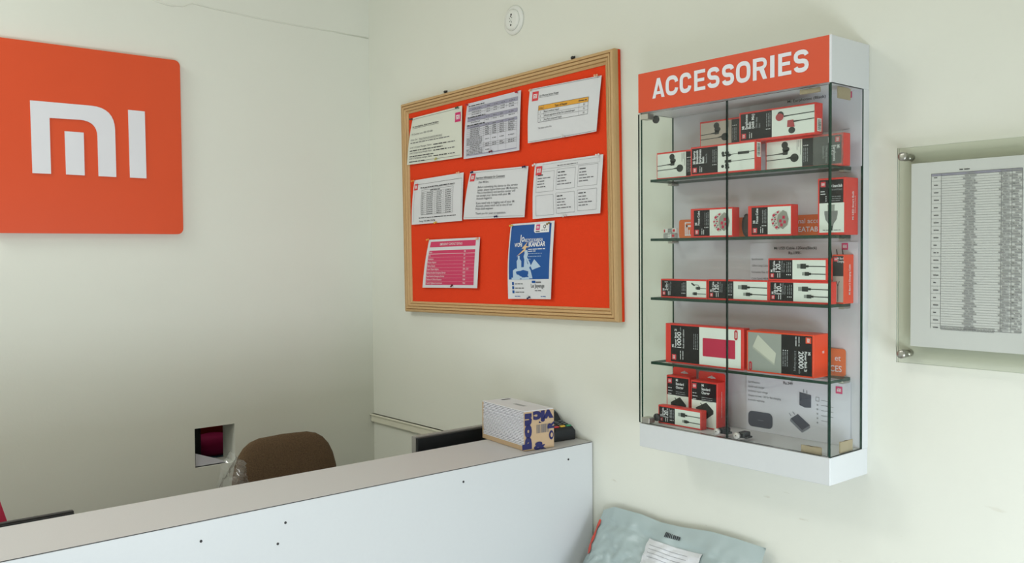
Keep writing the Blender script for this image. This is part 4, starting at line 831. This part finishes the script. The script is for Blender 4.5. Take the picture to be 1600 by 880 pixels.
# shelf 4: power banks
XP = -0.096; L = span(1040, 1161.5, 540, XP); h = hgt(1049, 507, 568, XP)
o = product('power_bank_box', 'smaller power bank box with a crimson picture at the left of the fourth shelf', L, h, .024, BOX_RED, 'box', 'power bank boxes'); a = Face(L, h, 'ccw')
mL = L*.075
a.rect(BOX_BLACK, .0035, L*.545, h-.0035, L-mL, 1); a.logo(LOGO_RED, .008, L-mL-.016, .0125); x = h*.40
a.text(WHITE_PRINT, 'Mi', x, L-mL-.0095, .0085, .02, sx=.85); a.text(WHITE_PRINT, 'Power Bank 2i', x, L-mL-.0175, .0085, .02, fit=h*.47); a.text(WHITE_PRINT, '10000', x, L-mL-.031, .0165, .012, fit=h*.40); a.text(GREY_PRINT, 'mAh', x+h*.42, L-mL-.031, .006, fit=h*.10); a.text(WHITE_PRINT, 'Red color edition', x, L-mL-.040, .0065, 0, fit=h*.47)
for i in range(2): a.bars(WHITE_PRINT, .010, L-mL-.030-.007*i, h*.22, .005, i)
for i in range(3): a.bars(GREY_PRINT, x+.004, L*.545+.014-.005*i, h*.34, .004, 8+i); a.rect(WHITE_PRINT, x, L*.545+.014-.005*i, x+.002, L*.545+.016-.005*i, 3, 'printed_text')
a.plain(); a.rect(BOX_WHITE, L*.455, .0035, L-.006, h-.0035, 1); a.poly(CRIMSON, rrect(L*.50, h*.25, L*.905, h*.70, .002, 3), 2)
EMB = mat('emblem_red', (198, 44, 58), .5, .04)
def emblem(a, cx, cy, s, fg, bgc):
    a.poly(fg, [(cx-s*.45, cy-s*.75), (cx-s*.2, cy-s*1.1), (cx+s*.2, cy-s*1.1), (cx+s*.45, cy-s*.75), (cx+s*.45, cy+s*.75), (cx+s*.2, cy+s*1.1), (cx-s*.2, cy+s*1.1), (cx-s*.45, cy+s*.75)], 3, 'printed_emblem'); a.rect(bgc, cx-s*.18, cy-s*.6, cx+s*.18, cy+s*.6, 4, 'printed_emblem'); a.line(fg, cx, cy-s*.5, cx, cy+s*.5, s*.12, 5, 'printed_emblem')
emblem(a, L*.915, h*.83, .010, EMB, BOX_WHITE); a.build(o); at_shelf(o, 1040, 567, XP, Z4)
L = span(1166.5, 1271.5, 550, XP); h = hgt(1180, 511, 575.5, XP); d = .055
o = product('power_bank_box', 'larger orange power bank box with a grey picture at the right of the fourth shelf', L, h, d, BOX_ORANGE, 'box', 'power bank boxes'); a = Face(L, h, 'cw')
a.rect(BOX_BLACK, .0035, L*.535, h-.0035, L-.0035, 1); a.logo(LOGO_ORANGE, .006, L-.018, .0125); x = h*.40
a.text(WHITE_PRINT, 'Mi', x, L-.0125, .0085, .02, sx=.85); a.text(WHITE_PRINT, 'Power Bank 2i', x, L-.0205, .0085, .02, fit=h*.46); a.text(WHITE_PRINT, '20000', x, L-.034, .0165, .012, fit=h*.40); a.text(GREY_PRINT, 'mAh', x+h*.42, L-.034, .006, fit=h*.10); a.text(GREY_PRINT, '3.1A Fast Charging', x, L-.044, .0065, 0, fit=h*.47)
for i in range(2): a.bars(WHITE_PRINT, .006, L-.034-.007*i, h*.22, .005, i)
for i in range(3): a.bars(GREY_PRINT, x+.004, L*.535+.014-.005*i, h*.34, .004, 8+i); a.rect(WHITE_PRINT, x, L*.535+.014-.005*i, x+.002, L*.535+.016-.005*i, 3, 'printed_text')
a.plain(); a.rect(BOX_GREY, .004, .0035, L*.535, h-.0035, 1); SILV = mat('printed_silver', (206, 206, 190), .5, .03); SILV2 = mat('printed_silver_edge', (180, 182, 168), .5, .03)
a.poly(SILV, [(L*.18, h*.91), (L*.46, h*.50), (L*.43, h*.25), (L*.10, h*.62)], 2); a.poly(SILV2, [(L*.10, h*.62), (L*.43, h*.25), (L*.43, h*.21), (L*.10, h*.58)], 3); a.poly(SILV2, [(L*.43, h*.25), (L*.46, h*.50), (L*.455, h*.44), (L*.435, h*.21)], 3)
emblem(a, L*.065, h*.14, .009, EMB, BOX_GREY); a.build(o)
a = side_art(L, d); a.text(WHITE_PRINT, 'mi', d*.55, h*.55, .010, .01, sx=.8); a.build(o); at_shelf(o, 1166.5, 575, XP, Z4)
# cabinet floor: chargers and a cable box
def charger(px0, px1, py_body, X, py_tab, label, d=.030):
    L = span(px0, px1, 620, X); h = onx((px0+px1)/2, py_body, X).z-ZB; ht = h+.018
    o = product('charger_box', label, L, h, d, BOX_RED, 'box', 'hanging charger boxes on the cabinet floor')
    b = B(); cx = 0; poly = [(-L/2, h-.02), (L/2, h-.02), (L/2, ht-.004), (L/2-.004, ht), (-L/2+.004, ht), (-L/2, ht-.004)]; b.prism(poly, d-.0012, d-.0004); tb = b.build('hang_tab', BOX_RED, o)
    b = B().prism([(-.012, h+.004), (-.004, h+.004), (0, h+.003), (.004, h+.004), (.012, h+.004), (.008, h+.0075), (.003, h+.0085), (0, h+.011), (-.003, h+.0085), (-.008, h+.0075)], d-.0016, d-.0012); b.build('hang_slot', LILAC, tb)
    a = Face(L, h); a.rect(BOX_BLACK, .003, h*.58, L-.003, h-.004, 1); a.logo(LOGO_RED, .005, h-.019, .012)
    for i, t in enumerate(('Mi', 'Standard', 'Charger')): a.text(WHITE_PRINT, t, L*.42, h-.0125-.0085*i, .0085, .02, sx=.8)
    for i in range(3): a.bars(GREY_PRINT, L*.42, h-.038-.0045*i, L*.4, .0035, i); a.bars(WHITE_PRINT, .006, h-.030-.007*i, L*.18, .004, 4+i)
    a.rect(BOX_WHITE, .003, .003, L-.003, h*.58, 1); a.poly(PLUG, [(L*.55, h*.54), (L*.60, h*.55), (L*.86, h*.40), (L*.86, h*.33), (L*.6, h*.20), (L*.2, h*.36), (L*.2, h*.42)], 2); a.poly(BOX_CHAR, [(L*.2, h*.36), (L*.6, h*.20), (L*.6, h*.16), (L*.2, h*.31)], 3); a.line(PLUG, L*.38, h*.53, L*.44, h*.47, .002); a.build(o)
    a = side_art(L, d); a.A = (0, -1, d*.5, 1, 0, 0); a.bars(WHITE_PRINT, h*.25, 0, h*.55, .003, 7); a.build(o)
    p = onx(px0, 650, X); put(o, (X, p.y-L/2, ZB), RW); return o
charger(1041.5, 1077.5, 588, -.074, 576, 'charger box at the rear left of the cabinet floor', .026)
charger(1079.5, 1121, 596, -.084, 581, 'charger box at the rear of the cabinet floor, nearer the door seam', .030)
XN = -.112; L = span(1028.5, 1095.5, 650, XN); h = hgt(1050, 630, 659, XN)
o = cable_box(L, h, .020, 'cable box leaning in front of the charger boxes on the cabinet floor', pic=pic_cable, cut=.40, **t120); at_shelf(o, 1028.5, 655, XN, ZB)

# ================================================================== ACRYLIC PRICE FRAME
aX = -.026; A0, A1 = onx(1402, 232, aX), onx(1400, 566, aX); aH = A0.z-A1.z; P0, P1 = onx(1422.5, 256, aX), onx(1422.5, 541, aX); pH = P0.z-P1.z
T0, T1 = onx(1454, 272, aX), onx(1598, 262, aX)
pW = (P0.y-T1.y)+(P0.y-T0.y); aW = pW+2*(A0.y-P0.y)
af = empty('acrylic_frame', (0, A0.y, A1.z), RW, 'clear acrylic frame on standoffs holding a printed price table', 'frame')
def slab(name, y0, y1):
    b = B().box(0, aW, y0, y1, 0, aH); b.bm.normal_update()
    for f in b.bm.faces: f.material_index = 0 if abs(f.normal.y) > .5 else 1
    b.build(name, [ACRYLIC, ACR_EDGE], af)
slab('front_sheet', aX, aX+.003); slab('rear_sheet', aX+.0065, aX+.0095)
ins = A0.y-P0.y; zp = P1.z-A1.z
for x in (.016, aW-.016):
    for z in (.018, aH-.018):
        s = put(B().lathe([(.0085, 0), (.0085, .013), (.0078, .0142), (.002, .0146)], axis='-y', seg=24).build('standoff', CHROME, af), (x, aX-.0002, z)); put(B().lathe([(.007, .0), (.007, -aX-.0098)], axis='-y', seg=16).build('standoff_post', CHROME, s), (0, -aX-.0002, 0))
pp = B().box(0, pW, 0, .0006, 0, pH).build('price_table_sheet', PAPER); tag(pp, 'white price table sheet held inside the acrylic frame', 'paper'); put(pp, (aX+.0045, A0.y-ins, P1.z), RW)
a = Art(lambda u, v, l: (u, -.0002-l, v)); tx0 = P0.y-T0.y; tx1 = P0.y-T1.y; tz1 = T0.z-P1.z; tz0 = onx(1454, 513, aX).z-P1.z; tw = tx1-tx0
cols = [0, .115, .775, .885, .99]; n = 62; rh = (tz1-tz0)/n
for c_ in cols: a.line(INK_SOFT, tx0+tw*c_, tz0, tx0+tw*c_, tz1, .0006, 2, 'printed_rule')
for i in range(n+1):
    z = tz1-rh*i; a.line(INK_FAINT if i not in (0, 1, n) else INK_SOFT, tx0+(0 if i % 3 == 0 else tw*cols[1]), z, tx0+tw*.99, z, .0005, 2, 'printed_rule')
    if i < n:
        for c0, c1, k in ((.40, .50, 0), (.79, .87, 1), (.92, .98, 2)): a.bars(INK_FAINT, tx0+tw*(c0-.02*((i*7+k) % 3)), z-rh*.75, tw*(c1-c0+.02*((i*5+k) % 3)), rh*1.2, i*3+k)
        if i % 3 == 1: a.bars(INK_SOFT, tx0+tw*.03, z-rh*.8, tw*.06, rh*1.2, i)
a.rect(TABLE_GREY, tx0, tz1-rh, tx0+tw*.99, tz1, 1); TINT = mat('table_column_tint', (196, 197, 200), .7, .02); a.rect(TINT, tx0+tw*.385, tz0, tx0+tw*.485, tz1-rh, 1); a.rect(TINT, tx0+tw*.80, tz0, tx0+tw*.86, tz1-rh, 1); a.bars(INK, tx0+tw*.32, tz1+.004, tw*.14, .005, 3)
for i in range(4): a.bars(INK_SOFT, tx0+tw*.12, tz0-.002+i*.0022, tw*.6, .0022, 90+i)
a.build(pp)

# ================================================================== THINGS ON AND BEHIND THE COUNTER
# carton bundle: corners of its foot on the ledge
q0, q1, q2 = onz(752.5, 685, CZ), onz(819.5, 706, CZ), onz(866, 699, CZ)
SL = (q0.xy-q1.xy).length; SWd = (q2.xy-q1.xy).length; SHt = ony(818, 643.5, q1.y).z-CZ
rz = (math.atan2(q2.y-q1.y, q2.x-q1.x)+math.atan2(q0.y-q1.y, q0.x-q1.x)-math.pi/2)/2
st = empty('booklet_bundle', (q1.x, q1.y, CZ+.0008), rz, 'bundle of flat white booklets in a kraft band with navy lettering, on the counter', 'bundle')
b = B(); r = random.Random(8); n = 22; hh = (SHt-.016)/n
for i in range(n):
    e = r.uniform(-.0010, .0010); f = r.uniform(-.0007, .0007); b.box(.0012+e, SWd-.002+f, .003, SL-.003, .012+hh*i+.0003, .012+hh*(i+1)-.0009, .0005, 1)
o = b.build('booklet_layers', PAGES, st); tag(o, kind='stuff')
B().box(.0, SWd, .001, SL, 0, .012, .001).build('kraft_tray', KRAFT, st)
B().box(0.0, SWd, -.0012, .003, 0, SHt-.003, .0008).build('kraft_end', KRAFT, st); B().box(0, SWd, SL-.003, SL+.0012, 0, SHt-.003, .0008).build('kraft_end', KRAFT, st)
B().box(.001, SWd-.001, 0, SL, SHt-.0036, SHt-.0006, .001).build('top_booklet', PAPER, st)
a = Art(lambda u, v, l: (u, -.0014-l, v)); kH = SHt-.003
a.A = (-1, 0, SWd, 0, -1, kH); a.text(NAVY, 'vic', SWd*.02, kH*.03, kH*.38, .07, fit=SWd*.70)          # upside down along the top
a.A = (0, 1, 0, -1, 0, kH); a.text(NAVY, 'noq', kH*.04, SWd*.03, kH*.36, .075, fit=kH*.92)                  # down the left edge
a.A = (0, -1, SWd, 1, 0, 0); a.text(NAVY, 'R', kH*.50, SWd*.02, kH*.26, .06); a.plain = None
a.A = (1, 0, 0, 0, 1, 0); a.text(NAVY, '&', SWd*.30, kH*.01, kH*.26, .06, fit=SWd*.42)
r = random.Random(5); t = .40
while t < .80:
    wv = r.uniform(.010, .03); a.rect(INK_SOFT, SWd*t, kH*.42, SWd*(t+wv), kH*.64, 2, 'barcode'); t += wv+r.uniform(.01, .025)
a.poly(NAVY, [(SWd*.47, kH*.68), (SWd*.57, kH*.68), (SWd*.49, kH*.73)], 2, 'printed_mark'); a.ell(NAVY, SWd*.90, kH*.33, SWd*.08, kH*.12, 2, 'printed_mark'); a.ell(KRAFT, SWd*.91, kH*.33, SWd*.04, kH*.06, 3, 'printed_mark')
a.build(st)
a = Art(lambda u, v, l: (u, v, SHt-.0004+l)); a.rect(GREY_PRINT, SWd*.42, SL*.30, SWd*.55, SL*.55, 1, 'printed_mark'); a.rect(INK_SOFT, SWd*.55, SL*.88, SWd*.85, SL*.93, 1, 'printed_mark'); a.build(st)
# card terminal
tp = onz(878, 690, CZ)
tm = empty('card_terminal', (tp.x+.012, tp.y+.0, CZ), -.12, 'black card payment terminal with coloured keys behind the booklet bundle', 'card terminal')
b = B()
prof = [(0, .002), (0, .030), (.006, .036), (.060, .046), (.075, .062), (.100, .074), (.125, .068), (.140, .045), (.140, .004), (.136, 0), (.004, 0)]
hw = .036; rings = []
for x, k in ((-hw, .82), (-hw+.006, 1), (hw-.006, 1), (hw, .82)): rings.append([b.bm.verts.new((x, .07+(y-.07)*(k*.06+.94), z*k if z > .003 else z)) for y, z in prof])
nn = len(prof)
for A_, B_ in zip(rings, rings[1:]):
    for i in range(nn): b.bm.faces.new((A_[i], A_[(i+1) % nn], B_[(i+1) % nn], B_[i])).smooth = False
b.bm.faces.new(rings[0]); b.bm.faces.new(rings[-1][::-1]); b.build('terminal_body', BLACK_PLASTIC, tm)
sl = math.atan2(.010, .054); KEY = mat('terminal_key', (92, 100, 104), .4, .03)
for i, cm in enumerate((mat('key_red', (200, 56, 60), .4, .03), mat('key_yellow', (226, 180, 50), .4, .03), mat('key_green', (52, 140, 96), .4, .03))):
    put(B().box(-.008, .008, -.004, .004, 0, .003, .001).build('key', cm, tm), (-.021+.021*i, .013, .0372), 0, sl)
for j in range(3):
    for i in range(3): put(B().box(-.007, .007, -.003, .003, 0, .0025, .001).build('key', KEY, tm), (-.021+.021*i, .0265+.0115*j, .0398+.0021*j), 0, sl)
b = B().box(-.026, .026, .079, .098, 0, .0015, .0005); put(b.build('screen', mat('terminal_screen', (60, 74, 80), .15, .03), tm), (0, 0, .0)); bpy.data.objects['screen'].location = (0, .002, .0); bpy.data.objects['screen'].matrix_basis = Matrix.Translation((0, .0765, .0640)) @ Matrix.Rotation(math.atan2(.012, .025), 4, 'X') @ Matrix.Translation((0, -.077, 0))
# monitors on the work surface behind the ledge
def monitor(x0, x1, y, ztop, label, edge, thick=.030, hh=.24):
    cx = (x0+x1)/2; m = empty('computer_monitor', (cx, y, .7405), 0, label, 'monitor', 'monitors behind the counter'); zt = ztop-.7405
    B().box(x0-cx, x1-cx, 0, thick*.35, zt-hh, zt-.003, .002).build('rear_cover', BLACK_PLASTIC, m)
    B().box(x0-cx-.001, x1-cx+.001, thick*.35, thick, zt-hh-.001, zt, .002).build('bezel', edge, m)
    B().box(x0-cx+.012, x1-cx-.012, thick, thick+.001, zt-hh+.012, zt-.012).build('screen', mat('screen_black', (12, 13, 15), .1, .05), m)
    B().box(-.025, .025, thick*.2, thick*.8, .012, zt-hh+.02, .003).build('stand_neck', BLACK_PLASTIC, m); B().box(-.10, .10, -.012 if y < -.87 else -.03, .13, 0, .012, .004).build('stand_foot', BLACK_PLASTIC, m)
m1 = ony(653, 686.5, -.85); monitor(m1.x, -.022, -.85, ony(700, 676, -.85).z, 'black monitor with a silver edge behind the counter, next to the booklet bundle', SILVER_PLASTIC)
m2 = ony(116.5, 800, -.85); monitor(m2.x-.42, m2.x, -.85, m2.z+.001, 'black monitor top showing at the far left behind the counter', DARK_PLASTIC, .020, .22)
# pink folder standing behind the left monitor
fp = ony(12, 817, -.72); f0 = ony(0, 783, -.72); zb = .7405; top = f0.z+.03
dx = (f0.x-fp.x)/(f0.z-fp.z)
b = B().prism([(fp.x+dx*(zb-fp.z)-.22, zb), (fp.x+dx*(zb-fp.z), zb), (fp.x+dx*(top-fp.z), top), (fp.x+dx*(top-fp.z)-.20, top+.02)], 0, .02)
for v in b.bm.verts: v.co -= Vector((fp.x-.15, 0, zb))
o = put(b.build('pink_folder', mat('pink_folder_card', (222, 60, 92), .5, .05, 20)), (fp.x-.15, -.72, zb)); tag(o, 'pinkish red folder standing at the far left behind the counter', 'folder')
# office chair
YC = -.33; ca, cb_ = ony(361, 742, YC), ony(524, 735, YC); ctop = ony(470, 675, YC).z; ccx = (ca.x+cb_.x)/2; cw2 = (cb_.x-ca.x)/2
ch = empty('office_chair', (ccx, YC-.22, 0), 0, 'brown fabric office chair behind the counter', 'chair')
def superpad(b, hw_, z0, z1, y, th, n=22, m=28):
    """padded rounded-square backrest, slightly waisted, curved about the sitter"""
    cz = (z0+z1)/2; hz = (z1-z0)/2; V = []
    for j in range(n+1):
        ph = math.pi*j/n; rr = math.sin(ph)**.5; yy = -math.cos(ph)*th
        row = []
        for i in range(m):
            t = 2*math.pi*i/m; c_, s_ = math.cos(t), math.sin(t); e = .47
            X = hw_*rr*math.copysign(abs(c_)**e, c_); Z = hz*rr*math.copysign(abs(s_)**e, s_)
            X *= 1-.10*max(0, Z/hz)**2
            row.append(b.bm.verts.new((X, y+yy-.35*X*X+.05*Z, cz+Z)))
        V.append(row)
    for A_, B_ in zip(V, V[1:]):
        for i in range(m): b.bm.faces.new((A_[i], A_[(i+1) % m], B_[(i+1) % m], B_[i])).smooth = True
    bmesh.ops.remove_doubles(b.bm, verts=b.bm.verts[:], dist=1e-5)
b = B(); superpad(b, cw2*1.03, ctop-.46, ctop, .22, .035); bk = b.build('backrest', CHAIR_FABRIC, ch)
B().box(-.21, .21, -.24, .17, .42, .50, .03, 3).build('seat', CHAIR_FABRIC, ch)
B().box(-.03, .03, .256, .268, .39, ctop-.24, .004).box(-.03, .03, .02, .268, .385, .40, .004).build('back_bar', BLACK_PLASTIC, ch)
B().lathe([(.028, .08), (.028, .25), (.02, .26), (.02, .40)], (0, 0, 0), 'z', 16).build('gas_lift', BLACK_PLASTIC, ch)
for i in range(5):
    t = 2*math.pi*i/5+.3; b = B().tube([(0, 0, .09), (.15*math.cos(t), .15*math.sin(t), .085), (.25*math.cos(t), .25*math.sin(t), .065)], .015, 8); lg = b.build('leg', BLACK_PLASTIC, ch); B().lathe([(.024, -.012), (.024, .012)], (.25*math.cos(t), .25*math.sin(t), .0265), 'x', 14).build('caster', BLACK_PLASTIC, lg)
# clear plastic bag caught over the chair's left edge
def film(name, pts3, label, seed):
    """crinkled film through a grid of world points"""
    rows = len(pts3); cols_ = len(pts3[0]); N = 6; r = random.Random(seed); V = []; nr = (rows-1)*N+1; nc = (cols_-1)*N+1
    org = pts3[-1][0]
    for j in range(nr):
        for i in range(nc):
            a_, u = divmod(j, N); c_, v = divmod(i, N); a2 = min(a_+1, rows-1); c2 = min(c_+1, cols_-1); u /= N; v /= N
            p = (pts3[a_][c_]*(1-v)+pts3[a_][c2]*v)*(1-u)+(pts3[a2][c_]*(1-v)+pts3[a2][c2]*v)*u
            p = p+Vector((r.uniform(-.003, .003), .012*math.sin(i*.9+j*.35)+r.uniform(-.004, .004), r.uniform(-.003, .003))); V.append(p-org)
    F = [(j*nc+i, j*nc+i+1, (j+1)*nc+i+1, (j+1)*nc+i) for j in range(nr-1) for i in range(nc-1)]
    o = mesh_obj(name, V, F, CLING); o.location = org; return tag(o, label, 'plastic bag')
YB_ = YC-.075
g = []
for row in (((362, 703), (366, 712), (381, 722)), ((350, 722), (368, 728), (386, 738)), ((340, 748), (364, 752), (393, 758)), ((322, 800), (362, 800), (402, 800)), ((322, 880), (362, 880), (402, 880))):
    g.append([ony(px, py, YB_) for px, py in row])
film('plastic_bag', g, 'crinkled clear plastic bag hanging at the left edge of the brown chair', 3)

# ================================================================== POLYTHENE COURIER BAG leaning on the right wall
topL, topR = onx(943, 796, -.022), onx(1197, 857, -.022)
FLr = .44
bs = empty('stool', (-.16, (topL.y+topR.y)/2, 0), 0, 'low wooden stool under the grey courier bag', 'stool')
B().box(-.14, .14, -.22, .22, FLr-.03, FLr, .004).build('stool_top', WOOD, bs)
for sx in (-1, 1):
    for sy in (-1, 1): B().box(sx*.11-.018, sx*.11+.018, sy*.18-.018, sy*.18+.018, 0, FLr-.03, .003).build('leg', WOODV, bs)
outline = [(937, 820), (943, 797), (960, 792), (981, 798), (1002, 803.5), (1032, 816), (1064, 823.5), (1112, 831), (1151, 842), (1197, 857)]
tops = [onx(px, py, -.022) for px, py in outline]
def top_at(s):
    k = s*(len(tops)-1); i = min(int(k), len(tops)-2); return tops[i].lerp(tops[i+1], k-i)
from mathutils import noise
botL, botR = Vector((-.235, topL.y+.045, FLr+.001)), Vector((-.235, topR.y+.02, FLr+.001))
botL.y = min(botL.y, CYF-.012)
def bag_pt(s, t, side, lift=0):
    """s across, t down; side +1 front"""
    tp_ = top_at(s); bp_ = botL.lerp(botR, s); p = tp_.lerp(bp_, t)
    env = (max(0, math.sin(math.pi*min(max(s, 0), 1))))**.6*(max(0, math.sin(math.pi*min(max(t, 0), 1)**1.3)))**1.1
    nrm = Vector((-.86, 0, .5))
    wr = noise.noise(Vector((s*9, t*5+side*7, 1.3)))*.017+noise.noise(Vector((s*22+t*10, t*26, 4.1+side)))*.009+abs(noise.noise(Vector((s*13-t*9, t*15, 9.7))))*.010
    fold = -.012*math.exp(-((t-.075-.05*s)/.018)**2)*(1 if side > 0 else 0)
    k = env*(.050 if side > 0 else -.004)+(wr if side > 0 else 0)*min(1, env*1.6+.25*min(1, t*12)*min(1, s*12, (1-s)*12))+fold*min(1, env*2)
    return p+nrm*(k+lift)
N = 80; V = []; F = []; org = Vector((-.16, (topL.y+topR.y)/2, FLr))
for side in (1, -1):
    for j in range(N+1):
        for i in range(N+1): V.append(bag_pt(i/N, j/N, side)-org)
q = (N+1)**2
for j in range(N):
    for i in range(N):
        a_ = j*(N+1)+i; F += [(a_, a_+1, a_+N+2, a_+N+1), (q+a_, q+a_+N+1, q+a_+N+2, q+a_+1)]
bag = mesh_obj('courier_bag', V, F, POLY, smooth=True); bag.location = org; tag(bag, 'grey polythene courier bag leaning against the right wall beside the counter', 'bag')
a = Art(lambda u, v, l: bag_pt(u, v, 1, .0022+l)-org); a.sub = True
def bquad(m, s0, t0, s1, t1, s2, t2, s3, t3, name, layer=1, n=10):
    vs = []; 
    for j in range(n+1):
        for i in range(n+1):
            u, v = i/n, j/n; vs.append(((s0*(1-u)+s1*u)*(1-v)+(s3*(1-u)+s2*u)*v, (t0*(1-u)+t1*u)*(1-v)+(t3*(1-u)+t2*u)*v))
    a._add(name, m, layer, vs, [(j*(n+1)+i, j*(n+1)+i+1, (j+1)*(n+1)+i+1, (j+1)*(n+1)+i) for j in range(n) for i in range(n)])
bquad(PAPER, .52, .10, .77, .115, .755, .45, .50, .44, 'shipping_label', 4, 30)
bquad(RED_TAPE, .075, .05, .125, .06, .14, .26, .09, .26, 'red_tape', 2, 20)
r = random.Random(6)
for i in range(9): bquad(INK, .605+.0085*i, .045+.001*i, .605+.0085*i+r.uniform(.003, .0075), .045+.001*i, .61+.0085*i, .072, .605+.0085*i, .072, 'printed_mark', 3, 3)
for i in range(4): bquad(INK_FAINT, .545, .13+.02*i, .72, .14+.02*i, .72, .1425+.02*i, .545, .1325+.02*i, 'label_text', 7, 12)
for i in range(8): bquad(INK, .66+.010*i, .215, .666+.010*i, .215, .666+.010*i, .25, .66+.010*i, .25, 'label_text', 7, 3)
a.build(bag)
